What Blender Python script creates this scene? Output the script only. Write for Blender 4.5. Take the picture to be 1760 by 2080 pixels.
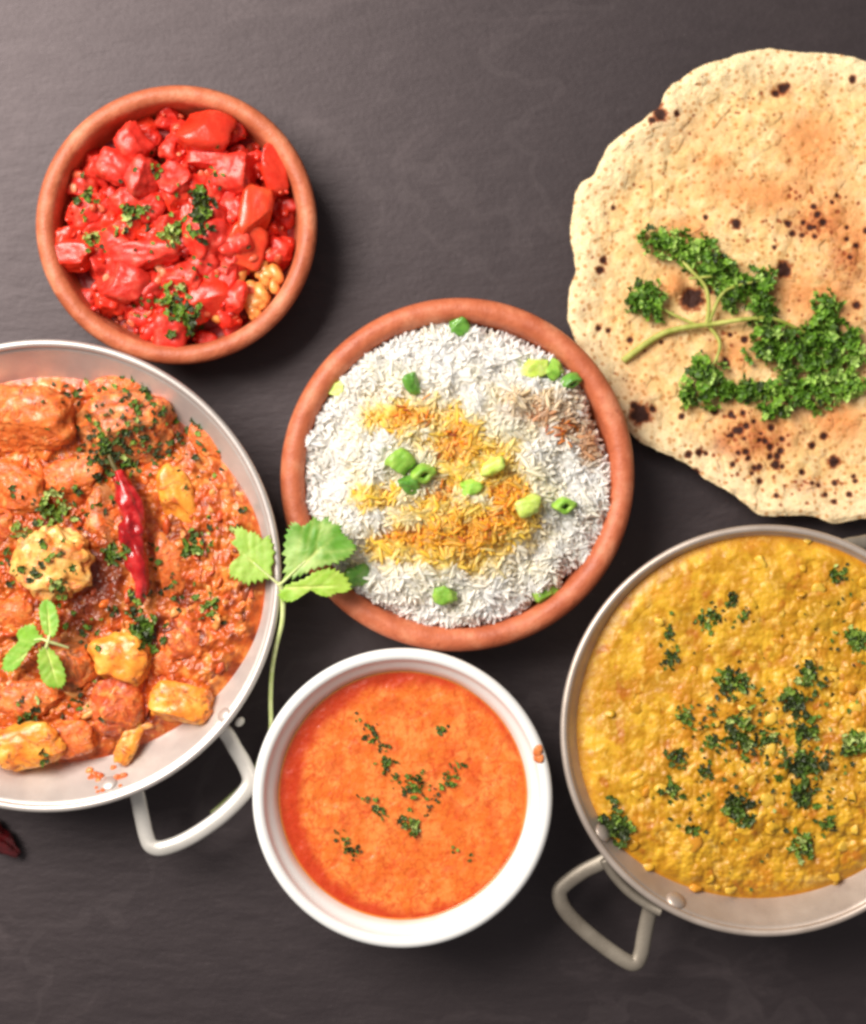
import bpy, math, random
import numpy as np
from mathutils import Vector, Matrix
from mathutils.bvhtree import BVHTree
import bmesh

random.seed(7); RS = np.random.RandomState(7)
for o in list(bpy.data.objects): bpy.data.objects.remove(o)
SC = bpy.context.scene
S = 0.0002            # metres per photo pixel on the board
H = 0.78              # camera height
MM = 0.001
def W(px, py, z=0.0):
    k = S*(H-z)/H
    return ((px-880)*k, (1040-py)*k, z)
def WV(p, z):
    p = np.asarray(p, float); k = S*(H-z)/H
    return np.stack([(p[..., 0]-880)*k, (1040-p[..., 1])*k, np.broadcast_to(z, p[..., 0].shape)], -1)
def toPX(x, y, z):
    k = S*(H-z)/H
    return x/k+880, 1040-y/k
# ------------------------------------------------------------------ camera, world, lamps
cam = bpy.data.objects.new('camera', bpy.data.cameras.new('camera')); SC.collection.objects.link(cam); SC.camera = cam
cam.location = (0, 0, H)
cam.data.sensor_fit = 'VERTICAL'; cam.data.sensor_height = 36
cam.data.lens = 36*H/(2080*S); cam.data.clip_start = 0.01; cam.data.clip_end = 20
cam.data.dof.use_dof = True; cam.data.dof.focus_distance = H-0.040; cam.data.dof.aperture_fstop = 3.2
wd = bpy.data.worlds.new('World'); SC.world = wd; wd.use_nodes = True
wd.node_tree.nodes['Background'].inputs[0].default_value = (1.0, 0.965, 0.955, 1)
wd.node_tree.nodes['Background'].inputs[1].default_value = 0.24
def area(name, loc, size, power, col, aim=(0, 0, 0)):
    l = bpy.data.lights.new(name, 'AREA'); l.shape = 'RECTANGLE'; l.size, l.size_y = size; l.energy = power; l.color = col
    o = bpy.data.objects.new(name, l); SC.collection.objects.link(o); o.location = loc
    o.rotation_euler = (Vector(aim)-Vector(loc)).to_track_quat('-Z', 'Y').to_euler()
    return o
area('window_light', (-0.68, 0.52, 1.03), (0.75, 0.75), 34.5, (1.0, 0.945, 0.875), (0.02, -0.03, 0))
SC.view_settings.view_transform = 'Standard'; SC.view_settings.look = 'None'; SC.view_settings.gamma = 1
SC.view_settings.exposure = 0.0
SC.cycles.filter_width = 3.0
# ------------------------------------------------------------------ helpers
def lin(c):
    c = np.asarray(c, float)/255.0
    return np.where(c <= .04045, c/12.92, ((c+.055)/1.055)**2.4)
def L4(c, k=1.0): return tuple(float(v)*k for v in lin(c))+(1.0,)
def _hash(*ii):
    h = np.zeros(ii[0].shape, np.uint64)
    for k, i in enumerate(ii):
        h ^= (i.astype(np.int64).astype(np.uint64)*np.uint64([0x9E3779B97F4A7C15, 0xC2B2AE3D27D4EB4F, 0x165667B19E3779F9, 0xD6E8FEB86659FD93][k]))
        h ^= h >> np.uint64(29); h *= np.uint64(0xBF58476D1CE4E5B9); h ^= h >> np.uint64(32)
    return (h & np.uint64(0xFFFFFF)).astype(float)/float(0xFFFFFF)
def vn2(x, y, seed=0):
    xi, yi = np.floor(x), np.floor(y); fx, fy = x-xi, y-yi
    fx = fx*fx*fx*(fx*(fx*6-15)+10); fy = fy*fy*fy*(fy*(fy*6-15)+10); s = np.full(x.shape, seed)
    a = _hash(xi, yi, s); b = _hash(xi+1, yi, s); c = _hash(xi, yi+1, s); d = _hash(xi+1, yi+1, s)
    return (a*(1-fx)+b*fx)*(1-fy)+(c*(1-fx)+d*fx)*fy
def fbm2(x, y, oct=4, seed=0, gain=.5):
    v = 0; a = 1; t = 0; ca, sa = math.cos(.6), math.sin(.6)
    for k in range(oct):
        v = v+a*(vn2(x, y, seed+k*17)-.5); t += a; a *= gain
        x, y = (x*ca-y*sa)*2.03+13.1, (x*sa+y*ca)*2.03+7.7
    return v/t*2
def vn3(p, seed=0):
    i = np.floor(p); f = p-i; f = f*f*(3-2*f); s = np.full(p.shape[:-1], seed); r = 0
    for dx in (0, 1):
        for dy in (0, 1):
            for dz in (0, 1):
                w = (f[..., 0] if dx else 1-f[..., 0])*(f[..., 1] if dy else 1-f[..., 1])*(f[..., 2] if dz else 1-f[..., 2])
                r = r+w*_hash(i[..., 0]+dx, i[..., 1]+dy, i[..., 2]+dz, s)
    return r
def fbm3(p, oct=3, seed=0):
    v = 0; a = 1; t = 0
    for k in range(oct): v = v+a*(vn3(p, seed+k*7)-.5); t += a; a *= .5; p = p*2.03+5.3
    return v/t*2
def worley(x, y, seed=0, jit=.9):
    xi, yi = np.floor(x), np.floor(y); f1 = np.full(x.shape, 9.); f2 = f1.copy(); idv = f1*0
    for dx in (-1, 0, 1):
        for dy in (-1, 0, 1):
            s = np.full(x.shape, seed)
            cx = xi+dx+.5+jit*(_hash(xi+dx, yi+dy, s)-.5); cy = yi+dy+.5+jit*(_hash(xi+dx, yi+dy, s+1)-.5)
            d = np.hypot(x-cx, y-cy); h = _hash(xi+dx, yi+dy, s+2)
            n = d < f1; f2 = np.where(n, f1, np.minimum(f2, d)); idv = np.where(n, h, idv); f1 = np.where(n, d, f1)
    return f1, f2, idv
def ss(a, b, x):
    t = np.clip((x-a)/(b-a), 0, 1); return t*t*(3-2*t)
def mixc(a, b, t): return a*(1-t[..., None])+b*t[..., None]
TRI = {}
def _obj(name, V, F, mats, col=None, smooth=True, uv=None):
    if isinstance(F, np.ndarray): F = [F]
    F = [np.asarray(f, np.int32) for f in F if len(f)]
    me = bpy.data.meshes.new(name)
    V = np.asarray(V, np.float32)
    me.vertices.add(len(V)); me.vertices.foreach_set('co', V.ravel())
    nl = sum(f.size for f in F); npl = sum(len(f) for f in F)
    me.loops.add(nl); me.polygons.add(npl)
    me.loops.foreach_set('vertex_index', np.concatenate([f.ravel() for f in F]))
    st = []; c = 0
    for f in F:
        st.append(c+np.arange(len(f))*f.shape[1]); c += f.size
    me.polygons.foreach_set('loop_start', np.concatenate(st).astype(np.int32))
    me.polygons.foreach_set('use_smooth', np.full(npl, smooth))
    if col is not None:
        a = me.color_attributes.new('Col', 'FLOAT_COLOR', 'POINT')
        c4 = np.ones((len(V), 4), np.float32); c4[:, :3] = col
        a.data.foreach_set('color', c4.ravel())
    me.update(calc_edges=True); me.validate()
    for m in (mats if isinstance(mats, (list, tuple)) else [mats]): me.materials.append(m)
    return me
def props(o, label=None, cat=None, group=None, kind=None):
    for k, v in (('label', label), ('category', cat), ('group', group), ('kind', kind)):
        if v: o[k] = v
    return o
def mk(name, V, F, mat, parent=None, dish=None, col=None, smooth=True, **kw):
    V = np.asarray(V, float)
    org = np.array([*(V[:, :2].min(0)+V[:, :2].max(0))/2, V[:, 2].min()])
    o = bpy.data.objects.new(name, _obj(name, V-org, F, mat, col, smooth)); SC.collection.objects.link(o)
    if parent is not None:
        o.parent = parent; o.location = Vector(org)-parent.location
    else: o.location = Vector(org)
    props(o, **kw)
    if dish: reg(dish, V, F)
    return o
def reg(dish, V, F):
    if isinstance(F, np.ndarray): F = [F]
    TRI.setdefault(dish, []).append((np.asarray(V), F)); BV.pop(dish, None)
BV = {}
def bvh(dish):
    if dish not in BV:
        vs = []; fs = []; n = 0
        for V, F in TRI[dish]:
            vs.append(V)
            for f in F: fs.extend((np.asarray(f)+n).tolist())
            n += len(V)
        BV[dish] = BVHTree.FromPolygons(np.concatenate(vs).tolist(), fs)
    return BV[dish]
def drop(dish, px, py):
    c = Vector((0, 0, H)); d = (Vector(W(px, py, 0))-c).normalized()
    h = bvh(dish).ray_cast(c, d)
    return (None, None) if h[0] is None else (np.array(h[0]), np.array(h[1]) if h[1].z > 0 else -np.array(h[1]))
def empty(name, loc, **kw):
    o = bpy.data.objects.new(name, None); SC.collection.objects.link(o); o.location = loc; o.empty_display_size = .01
    return props(o, **kw)
# ---- shapes
def lathe(prof, c, n=192, closed=True):
    P = np.array(prof, float); m = len(P); th = np.arange(n)*2*math.pi/n
    V = np.stack([c[0]+P[:, None, 0]*np.cos(th), c[1]+P[:, None, 0]*np.sin(th), np.repeat(P[:, 1:2], n, 1)], -1).reshape(-1, 3)
    i = np.arange(m if closed else m-1)[:, None]; j = np.arange(n)[None]
    a = i*n+j; b = i*n+(j+1) % n; i2 = (i+1) % m; c2 = i2*n+(j+1) % n; d = i2*n+j
    return V, np.stack([a, b, c2, d], -1).reshape(-1, 4)
def smooth_path(P, n=8, closed=False):
    P = np.asarray(P, float); out = []; m = len(P)
    for i in range(m-1):
        p0 = P[max(i-1, 0)]; p1 = P[i]; p2 = P[i+1]; p3 = P[min(i+2, m-1)]
        for t in np.arange(n)/n:
            out.append(.5*((2*p1)+(-p0+p2)*t+(2*p0-5*p1+4*p2-p3)*t*t+(-p0+3*p1-3*p2+p3)*t**3))
    out.append(P[-1]); return np.array(out)
def tube(P, rad, seg=12, flat=1.0, cap=True, bump=None):
    """rad: scalar or array; flat: vertical squeeze"""
    P = np.asarray(P, float); n = len(P); rad = np.broadcast_to(rad, (n,)).astype(float)
    T = np.gradient(P, axis=0); T /= np.linalg.norm(T, axis=1)[:, None]+1e-12
    up = np.array([0, 0, 1.]); Sd = np.cross(T, up); ln = np.linalg.norm(Sd, axis=1)
    Sd = np.where(ln[:, None] > 1e-3, Sd/np.maximum(ln, 1e-9)[:, None], np.array([1., 0, 0])); U = np.cross(Sd, T)
    a = np.arange(seg)*2*math.pi/seg
    R = np.repeat(rad[:, None], seg, 1)
    if bump is not None: R = R*bump(np.arange(n)[:, None], a[None])
    V = P[:, None]+Sd[:, None]*(R*np.cos(a))[..., None]+U[:, None]*(R*np.sin(a)*flat)[..., None]
    V = V.reshape(-1, 3); i = np.arange(n-1)[:, None]; j = np.arange(seg)[None]
    F = np.stack([i*seg+j, i*seg+(j+1) % seg, (i+1)*seg+(j+1) % seg, (i+1)*seg+j], -1).reshape(-1, 4)
    if cap:
        V = np.concatenate([V, P[:1], P[-1:]]); c0 = n*seg; j = np.arange(seg)
        t1 = np.stack([np.full(seg, c0), (j+1) % seg, j], -1); t2 = np.stack([np.full(seg, c0+1), (n-1)*seg+j, (n-1)*seg+(j+1) % seg], -1)
        return V, [F, np.concatenate([t1, t2])]
    return V, [F]
_ico = {}
def ico(n):
    if n not in _ico:
        b = bmesh.new(); bmesh.ops.create_icosphere(b, subdivisions=n, radius=1)
        _ico[n] = (np.array([v.co[:] for v in b.verts]), np.array([[v.index for v in f.verts] for f in b.faces])); b.free()
    return _ico[n]
def rotm(rz, rx=0, ry=0):
    return np.array(Matrix.Rotation(rz, 3, 'Z') @ Matrix.Rotation(rx, 3, 'X') @ Matrix.Rotation(ry, 3, 'Y'))
def lump(c, r, rz=0, e=2.6, amp=.12, freq=1.6, seed=0, sub=4, tilt=(0, 0), cuts=0, fine=.03, ff=7):
    d, F = ico(sub); rs = np.random.RandomState(seed)
    p = d/((np.abs(d)**e).sum(1)**(1/e))[:, None]
    for _ in range(cuts):
        n = rs.normal(size=3); n /= np.linalg.norm(n); h = rs.uniform(.62, .85)
        q = p@n; k = ss(h-.08, h+.12, q); p = p-n*((q-h)*k*(q > h-.08))[:, None]
    p = p*(1+amp*fbm3(d*freq+seed*3.1, 3, seed)[:, None]+fine*fbm3(d*ff+seed, 2, seed+5)[:, None])
    p = p*np.array(r); p = p@rotm(rz, *tilt).T
    return p+np.array(c), F
def merge(parts):
    V = []; F = {}; n = 0; C = []
    for it in parts:
        v, f = it[0], it[1]
        if isinstance(f, np.ndarray): f = [f]
        for g in f: F.setdefault(g.shape[1], []).append(g+n)
        V.append(v); n += len(v)
        if len(it) > 2: C.append(np.broadcast_to(it[2], (len(v), 3)))
    V = np.concatenate(V); F = [np.concatenate(F[k]) for k in F]
    return (V, F, np.concatenate(C)) if C else (V, F)
def scatter(tv, tf, M, T, C=None, cj=None):
    """one template, N placements: M (N,3,3), T (N,3)"""
    N = len(T); V = np.einsum('nij,vj->nvi', M, tv)+T[:, None]; k = len(tv)
    F = (tf[None]+(np.arange(N)*k)[:, None, None]).reshape(-1, tf.shape[1])
    if C is None: return V.reshape(-1, 3), F
    return V.reshape(-1, 3), F, np.repeat(C, k, 0)
# ------------------------------------------------------------------ materials
class NT:
    def __init__(s, name):
        s.m = bpy.data.materials.new(name); s.m.use_nodes = True; s.t = s.m.node_tree; s.b = s.t.nodes['Principled BSDF']; s.tc = s.t.nodes.new('ShaderNodeTexCoord')
    def n(s, typ, ins={}, **kw):
        nd = s.t.nodes.new(typ)
        for k, v in kw.items(): setattr(nd, k, v)
        for k, v in ins.items(): s.set(nd.inputs[k], v)
        return nd
    def set(s, inp, v):
        if isinstance(v, bpy.types.NodeSocket): s.t.links.new(v, inp)
        else: inp.default_value = v
    def noise(s, scale, detail=4, rough=.55, dist=0, vec=None, sc=None):
        v = vec or s.tc.outputs['Object']
        if sc: v = s.n('ShaderNodeMapping', {0: v, 'Scale': sc}).outputs[0]
        return s.n('ShaderNodeTexNoise', {'Vector': v, 'Scale': scale, 'Detail': detail, 'Roughness': rough, 'Distortion': dist}).outputs[0]
    def ramp(s, f, pts):
        r = s.n('ShaderNodeValToRGB', {0: f}); e = r.color_ramp.elements
        while len(e) < len(pts): e.new(.5)
        for k, (p, c) in enumerate(pts):
            e[k].position = p; e[k].color = c if isinstance(c, tuple) else (c, c, c, 1)
        return r.outputs[0]
    def mix(s, f, a, b, mode='MIX'):
        m = s.n('ShaderNodeMix', data_type='RGBA', blend_type=mode)
        s.set(m.inputs[0], f); s.set(m.inputs[6], a); s.set(m.inputs[7], b); return m.outputs[2]
    def bump(s, h, st, dist, prev=None):
        b = s.n('ShaderNodeBump', {'Height': h, 'Strength': st, 'Distance': dist})
        if prev: s.t.links.new(prev, b.inputs['Normal'])
        return b.outputs[0]
    def fin(s, **kw):
        for k, v in kw.items(): s.set(s.b.inputs[k.replace('_', ' ')], v)
        return s.m
def food(name, pts, scale=250, rough=.4, sss=0., srad=(1, .4, .2), sscale=.003, bump=.4, bscale=900, bdist=.0004, attr=False, rr=.15, coat=0., detail=5, spec=.5, varied=.0):
    N = NT(name); f = N.noise(scale, detail, .6)
    if attr:
        a = N.n('ShaderNodeAttribute', attribute_name='Col').outputs[0]
        c = N.mix(1.0, a, N.ramp(f, pts), 'MULTIPLY')
    else: c = N.ramp(f, pts)
    if varied:
        r = N.n('ShaderNodeObjectInfo').outputs['Random']
        v = N.n('ShaderNodeMapRange', {0: r, 3: 1-varied, 4: 1+varied*.6}).outputs[0]
        c = N.n('ShaderNodeHueSaturation', {'Value': v, 'Color': c}).outputs[0]
    r2 = N.n('ShaderNodeMapRange', {0: N.noise(scale*1.7, 3), 3: max(rough-rr, .05), 4: rough+rr}).outputs[0]
    nb = N.bump(N.noise(bscale, 4), bump, bdist)
    return N.fin(Base_Color=c, Roughness=r2, Normal=nb, Subsurface_Weight=sss, Subsurface_Radius=srad, Subsurface_Scale=sscale, Coat_Weight=coat, Coat_Roughness=.15, Specular_IOR_Level=spec)
# board
N = NT('slate_board')
f1 = N.noise(9, 6, .6, .6); f2 = N.noise(60, 5, .65, 0, None, (1, 3.2, 1)); f3 = N.noise(500, 3, .6)
vein = N.n('ShaderNodeTexWave', {'Vector': N.n('ShaderNodeMapping', {0: N.tc.outputs['Object'], 'Rotation': (0, 0, .75)}).outputs[0], 'Scale': 1.6, 'Distortion': 14, 'Detail': 5, 'Detail Scale': 2.2, 'Detail Roughness': .65}).outputs[1]
vm = N.ramp(vein, [(0.0, 0.), (.985, 0.), (.998, 1.0), (1, .6)])
c = N.ramp(f1, [(.3, L4((27, 22, 24))), (.7, L4((37, 31, 32)))])
c = N.mix(N.ramp(f2, [(.35, 0.), (.75, .25)]), c, L4((50, 43, 44)))
c = N.mix(N.n('ShaderNodeMath', {0: vm, 1: .13}, operation='MULTIPLY').outputs[0], c, L4((90, 82, 82)))
f4 = N.noise(14, 8, .72, 1.5, None, (1, 2.2, 1)); c = N.mix(N.ramp(f4, [(.56, 0.), (.70, .5)]), c, L4((66, 58, 59)))
c = N.mix(N.ramp(N.noise(700, 2), [(.70, 0.), (.76, .6)]), c, L4((84, 76, 74)))
rg = N.n('ShaderNodeMapRange', {0: f2, 3: .44, 4: .54}).outputs[0]
nb = N.bump(f3, .25, .0003, N.bump(f2, .35, .0008))
M_board = N.fin(Base_Color=c, Roughness=rg, Normal=nb, Specular_IOR_Level=.70, Specular_Tint=(1.0, .84, .87, 1))
# terracotta
N = NT('terracotta'); f = N.noise(90, 6, .6); g = N.noise(1500, 3)
c = N.ramp(f, [(.3, L4((172, 86, 54))), (.52, L4((194, 106, 70))), (.72, L4((216, 138, 102)))])
c = N.mix(N.ramp(N.noise(35, 5, .65, 1.2), [(.5, 0.), (.7, .55)]), c, L4((154, 74, 42)))
c = N.mix(N.ramp(N.noise(420, 3), [(.62, 0.), (.72, .35)]), c, L4((150, 66, 44)))
M_terra = N.fin(Base_Color=c, Roughness=N.n('ShaderNodeMapRange', {0: f, 3: .38, 4: .62}).outputs[0], Normal=N.bump(g, .4, .0004, N.bump(N.noise(160, 4), .45, .0016)), Specular_IOR_Level=.5)
# porcelain
N = NT('white_porcelain'); M_porc = N.fin(Base_Color=N.ramp(N.noise(30, 3), [(.3, (.80, .79, .77, 1)), (.7, (.84, .83, .82, 1))]), Roughness=.16, Coat_Weight=.4, Coat_Roughness=.05, Normal=N.bump(N.noise(120, 2), .1, .0006), Subsurface_Weight=.1, Subsurface_Radius=(1, .9, .8), Subsurface_Scale=.002)
def metal(name, lo, hi, rough, metallic=.75, bstr=.12):
    N = NT(name); f = N.noise(45, 5, .6); s = N.noise(900, 3, .6, 0, None, (1, 1, .05))
    return N.fin(Base_Color=N.ramp(f, [(.3, L4(lo)), (.7, L4(hi))]), Roughness=N.n('ShaderNodeMapRange', {0: f, 3: rough-.08, 4: rough+.1}).outputs[0], Metallic=metallic, Normal=N.bump(s, bstr, .0003))
M_pan = metal('brushed_steel', (196, 186, 180), (218, 209, 202), .42, .55)
M_pan2 = metal('dull_steel', (176, 160, 148), (205, 190, 178), .45, .6)
M_handle = metal('handle_steel', (205, 200, 192), (228, 222, 215), .38, .45)
M_handle2 = metal('worn_handle_steel', (120, 110, 98), (160, 150, 136), .5, .5, .3)
# foods
M_tom = food('tomato_flesh', [(.25, L4((200, 28, 18))), (.50, L4((232, 54, 38))), (.66, L4((242, 88, 66))), (.80, L4((250, 150, 124)))], 170, .42, .25, (1, .4, .2), .002, .5, 350, .001, varied=.25, coat=.12)
M_tomskin = food('tomato_skin', [(.3, L4((216, 40, 20))), (.7, L4((238, 72, 44)))], 120, .32, .2, (1, .2, .1), .002, .4, 400, .0008, coat=.15, varied=.1)
M_tomor = food('ripe_orange_tomato_flesh', [(.3, L4((218, 44, 22))), (.7, L4((238, 88, 44)))], 160, .36, .35, (1, .3, .1), .003, .3, 600, .0005, coat=.3)
M_tomjuice = food('tomato_juice', [(.3, L4((110, 8, 10))), (.7, L4((176, 30, 22)))], 150, .45, .1, (1, .2, .1), .003, .5, 300, .001)
M_yel = food('cooked_yellow_crumb', [(.3, L4((226, 120, 50))), (.7, L4((244, 178, 96)))], 400, .3, .3, (1, .5, .2), .002, .5, 900, .0005, coat=.3)
M_gravy = food('curry_gravy', [(.30, (.62, .5, .4, 1)), (.48, (.86, .8, .74, 1)), (.60, (1, 1, 1, 1)), (.72, (1.0, 1.0, 1.0, 1))], 220, .34, .08, (1, .5, .2), .0015, .5, 500, .0008, attr=True, coat=.15)
def chunkm(name, a, b, c, cover=.5):
    N = NT(name); c1 = N.ramp(N.noise(110, 5, .6), [(.28, L4(a)), (.5, L4(b)), (.75, L4(c))])
    gm = N.ramp(N.noise(130, 5, .65, .8), [(cover-.06, 1.), (cover+.06, 0.)])
    gc = N.ramp(N.noise(300, 4), [(.3, L4((180, 70, 24))), (.5, L4((228, 112, 46))), (.68, L4((246, 166, 92)))])
    c2 = N.mix(gm, c1, gc); c2 = N.mix(N.ramp(N.noise(330, 3), [(.60, 0.), (.68, .7)]), c2, L4((120, 48, 20)))
    h = N.bump(N.noise(300, 3, .5), .45, .0012, N.bump(gm, .5, .0012))
    return N.fin(Base_Color=c2, Roughness=N.n('ShaderNodeMapRange', {0: N.noise(200, 3), 3: .2, 4: .5}).outputs[0], Normal=h, Subsurface_Weight=.1, Subsurface_Radius=(1, .5, .2), Subsurface_Scale=.002, Coat_Weight=.15, Coat_Roughness=.2)
M_cor = chunkm('sauced_orange_chunk', (196, 78, 28), (228, 112, 46), (244, 160, 86), .47)
M_cyel = chunkm('yellow_potato', (226, 108, 34), (244, 158, 56), (252, 204, 106), .40)
M_cpale = chunkm('pale_cauliflower', (220, 120, 44), (240, 176, 90), (250, 214, 140), .42)
M_cbr = chunkm('browned_chunk', (104, 52, 24), (160, 90, 46), (206, 138, 84))
M_cred = chunkm('red_sauce_chunk', (160, 54, 24), (204, 86, 42), (228, 120, 66))
M_dal = food('lentil_stew', [(.25, (.78, .68, .55, 1)), (.5, (.97, .95, .9, 1)), (.75, (1, 1, 1, 1))], 260, .46, .25, (1, .7, .2), .004, .35, 500, .0008, attr=True, coat=.05)
M_soup = food('tomato_cream_soup', [(.3, (.86, .74, .6, 1)), (.5, (1, 1, 1, 1)), (.8, (1, 1, 1, 1))], 420, .28, .06, (1, .5, .2), .001, .12, 500, .0005, attr=True, coat=.3)
M_rice = food('rice', [(.3, (.93, .93, .93, 1)), (.7, (1, 1, 1, 1))], 300, .5, .6, (1, .9, .8), .004, .1, 1500, .0002, attr=True)
M_bread = food('flatbread', [(.3, (.86, .82, .75, 1)), (.5, (.97, .96, .95, 1)), (.75, (1, 1, 1, 1))], 420, .72, .12, (1, .7, .4), .002, .55, 1100, .0008, attr=True, spec=.3)
M_herb = food('chopped_green_herb', [(.3, (.7, .7, .7, 1)), (.7, (1, 1, 1, 1))], 700, .5, .0, (.5, 1, .2), .001, .4, 1500, .0003, attr=True)
M_onion = food('spring_onion_green', [(.3, L4((118, 176, 50))), (.7, L4((180, 216, 96)))], 220, .45, .3, (.6, 1, .2), .002, .5, 500, .0008, coat=.05, varied=.15)
M_onionp = food('pale_spring_onion', [(.3, L4((186, 212, 74))), (.7, L4((224, 236, 140)))], 220, .45, .3, (.6, 1, .2), .002, .5, 500, .0008, coat=.05, varied=.1)
M_oniond = food('dark_bean_green', [(.3, L4((74, 132, 40))), (.7, L4((126, 178, 74)))], 220, .32, .3, (.6, 1, .2), .002, .2, 900, .0003, coat=.3, varied=.1)
M_chili = food('dried_red_chili_skin', [(.3, L4((110, 6, 10))), (.5, L4((176, 16, 20))), (.7, L4((214, 60, 58)))], 160, .22, .1, (1, .2, .1), .002, .5, 350, .0009, coat=.5)
M_chilid = food('dark_chili_skin', [(.3, L4((60, 8, 12))), (.6, L4((104, 22, 26))), (.8, L4((150, 60, 60)))], 200, .22, 0, bump=.6, bscale=350, bdist=.001, coat=.5)
M_stemb = food('dry_stem', [(.3, L4((70, 60, 24))), (.7, L4((110, 96, 44)))], 400, .6)
M_stem = food('pale_green_stem', [(.3, L4((190, 206, 120))), (.7, L4((222, 228, 168)))], 200, .4, .2, (.6, 1, .3), .001, .2)
M_pstem = food('parsley_stem', [(.3, L4((128, 140, 40))), (.7, L4((196, 196, 104)))], 160, .55, .1, (.6, 1, .2), .001, .2)
N = NT('coriander_leaf')  # broad leaves
a = N.n('ShaderNodeAttribute', attribute_name='Col').outputs[0]
c = N.mix(1.0, a, N.ramp(N.noise(260, 4), [(.3, (.82, .82, .75, 1)), (.7, (1, 1, 1, 1))]), 'MULTIPLY')
M_leaf = N.fin(Base_Color=c, Roughness=.5, Subsurface_Weight=.08, Subsurface_Radius=(.5, 1, .2), Subsurface_Scale=.001, Normal=N.bump(N.noise(900, 3), .3, .0003))
M_smear = food('dried_sauce', [(.3, L4((200, 96, 40))), (.7, L4((226, 140, 80)))], 500, .35)

# ------------------------------------------------------------------ board (setting)
V = np.array([(x, y, z) for z in (-.03, 0) for y in (-1.1, 1.1) for x in (-1.1, 1.1)], float)
F = np.array([(4, 5, 7, 6), (0, 2, 3, 1), (0, 1, 5, 4), (2, 6, 7, 3), (0, 4, 6, 2), (1, 3, 7, 5)])
tb = mk('board', V, F, M_board, smooth=False, label='dark grey brown slate board lying under all the dishes', kind='structure')

# ------------------------------------------------------------------ dishes
def polar(c, rmax, zf, nr, nt, pw=.8):
    """surface over a disc: rmax(th) , zf(x,y,t,th)"""
    th = np.arange(nt)*2*math.pi/nt; t = (np.arange(1, nr+1)/nr)**pw
    TT, TH = np.meshgrid(t, th, indexing='ij'); R = rmax(TH)*TT
    X = c[0]+R*np.cos(TH); Y = c[1]+R*np.sin(TH); Z = zf(X, Y, TT, TH)
    V = np.stack([X, Y, Z], -1).reshape(-1, 3)
    z0 = Z[0].mean(); V = np.concatenate([V, [[c[0], c[1], z0]]])
    i = np.arange(nr-1)[:, None]; j = np.arange(nt)[None]
    F = np.stack([i*nt+j, (i+1)*nt+j, (i+1)*nt+(j+1) % nt, i*nt+(j+1) % nt], -1).reshape(-1, 4)
    j = np.arange(nt); T = np.stack([np.full(nt, nr*nt), j, (j+1) % nt], -1)
    return V, [F, T], np.append(TT.ravel(), 0), np.append(TH.ravel(), 0)
def arc(cx, cz, r, a0, a1, n=8):
    return [(cx+r*math.cos(math.radians(a)), cz+r*math.sin(math.radians(a))) for a in np.linspace(a0, a1, n)]
def terracotta(px, py, Rpx, band, hz, label):
    c = W(px, py, hz-.003); R = Rpx*S*(H-hz+.003)/H; b = band*S/2
    prof = [(0.001, .002), (R*.70, .0015), (R*.72, 0), (R*.76, 0), (R*.79, .003), (R*.90, hz*.42), (R*.965, hz*.75), (R-.0004, hz-b*1.05)]
    prof += arc(R-b, hz-b*.95, b, 10, 170, 9)
    ri = R-2*b
    prof += [(ri-.0006, hz-b*2), (ri*.975, hz*.6), (ri*.9, hz*.30), (ri*.78, .006), (.001, .005)]
    V, F = lathe(prof, c, 224)
    th = np.arctan2(V[:, 1]-c[1], V[:, 0]-c[0]); w = 1+.004*np.sin(2*th+px)+.003*np.sin(3*th+py)
    V[:, 0] = c[0]+(V[:, 0]-c[0])*w; V[:, 1] = c[1]+(V[:, 1]-c[1])*w
    o = mk('terracotta_bowl', V, F, M_terra, label=label, cat='bowl', group='terracotta bowls'); reg('b%d' % px, V, F)
    return c, R, ri, o
# --- tomato bowl
cT, RT, riT, _ = terracotta(360, 457, 285, 37, .031, 'small terracotta bowl heaped with chopped red tomatoes')
V, F, T, TH = polar(cT, lambda th: th*0+riT*.99, lambda x, y, t, th: .0155+.0012*fbm2(x*300, y*300, 4, 3)+.002*(1-t), 60, 160)
mk('tomato_juice', V, F, M_tomjuice, dish='tom', label='dark red tomato juice pooled under the chopped tomatoes', cat='juice')
named = [
 (420, 268, 62, 42, 'skin', 3.0, .1, 'large smooth red tomato piece at the top of the bowl', 8),
 (520, 432, 32, 54, 'or', 4.5, .15, 'orange red upright tomato strip at the right of the tomato heap', 7),
 (556, 345, 26, 52, 'skin', 3.0, -.35, 'curved red tomato piece with skin by the upper right rim', 5),
 (478, 352, 46, 40, 'fl', 5, .1, 'squarish light red tomato cube below the large smooth piece', 6),
 (425, 325, 42, 22, 'fl', 5, 0, 'narrow pale tomato slab directly under the large smooth piece', 7),
 (345, 676, 34, 38, 'fl', 4.5, .1, 'red tomato cube lowest in the bowl against the lower rim', 3),
 (150, 520, 48, 32, 'skin', 3.2, .1, 'red tomato wedge touching the left rim of the bowl', 5),
 (270, 290, 36, 34, 'fl', 3.0, .8, 'pale pink tomato chunk at the upper left of the heap', 6),
 (232, 340, 38, 32, 'fl', 4, .5, 'pinkish tomato chunk below the upper left chunk', 6),
 (290, 360, 34, 36, 'fl', 4, .9, 'pale ribbed tomato piece left of the centre', 8),
 (500, 500, 40, 44, 'or', 4, .3, 'orange red tomato piece under the upright orange strip', 4),
 (430, 610, 48, 40, 'skin', 3.2, -.3, 'smooth red tomato piece lower centre beside the green herbs', 3),
 (300, 515, 70, 30, 'fl', 4, .05, 'long flat light red tomato slab at mid left', 7),
 (255, 575, 50, 40, 'fl', 3.4, .3, 'round red tomato lump at the lower left', 4),
]
pts = [(x, y, max(a, b)) for x, y, a, b, *_ in named]
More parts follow.
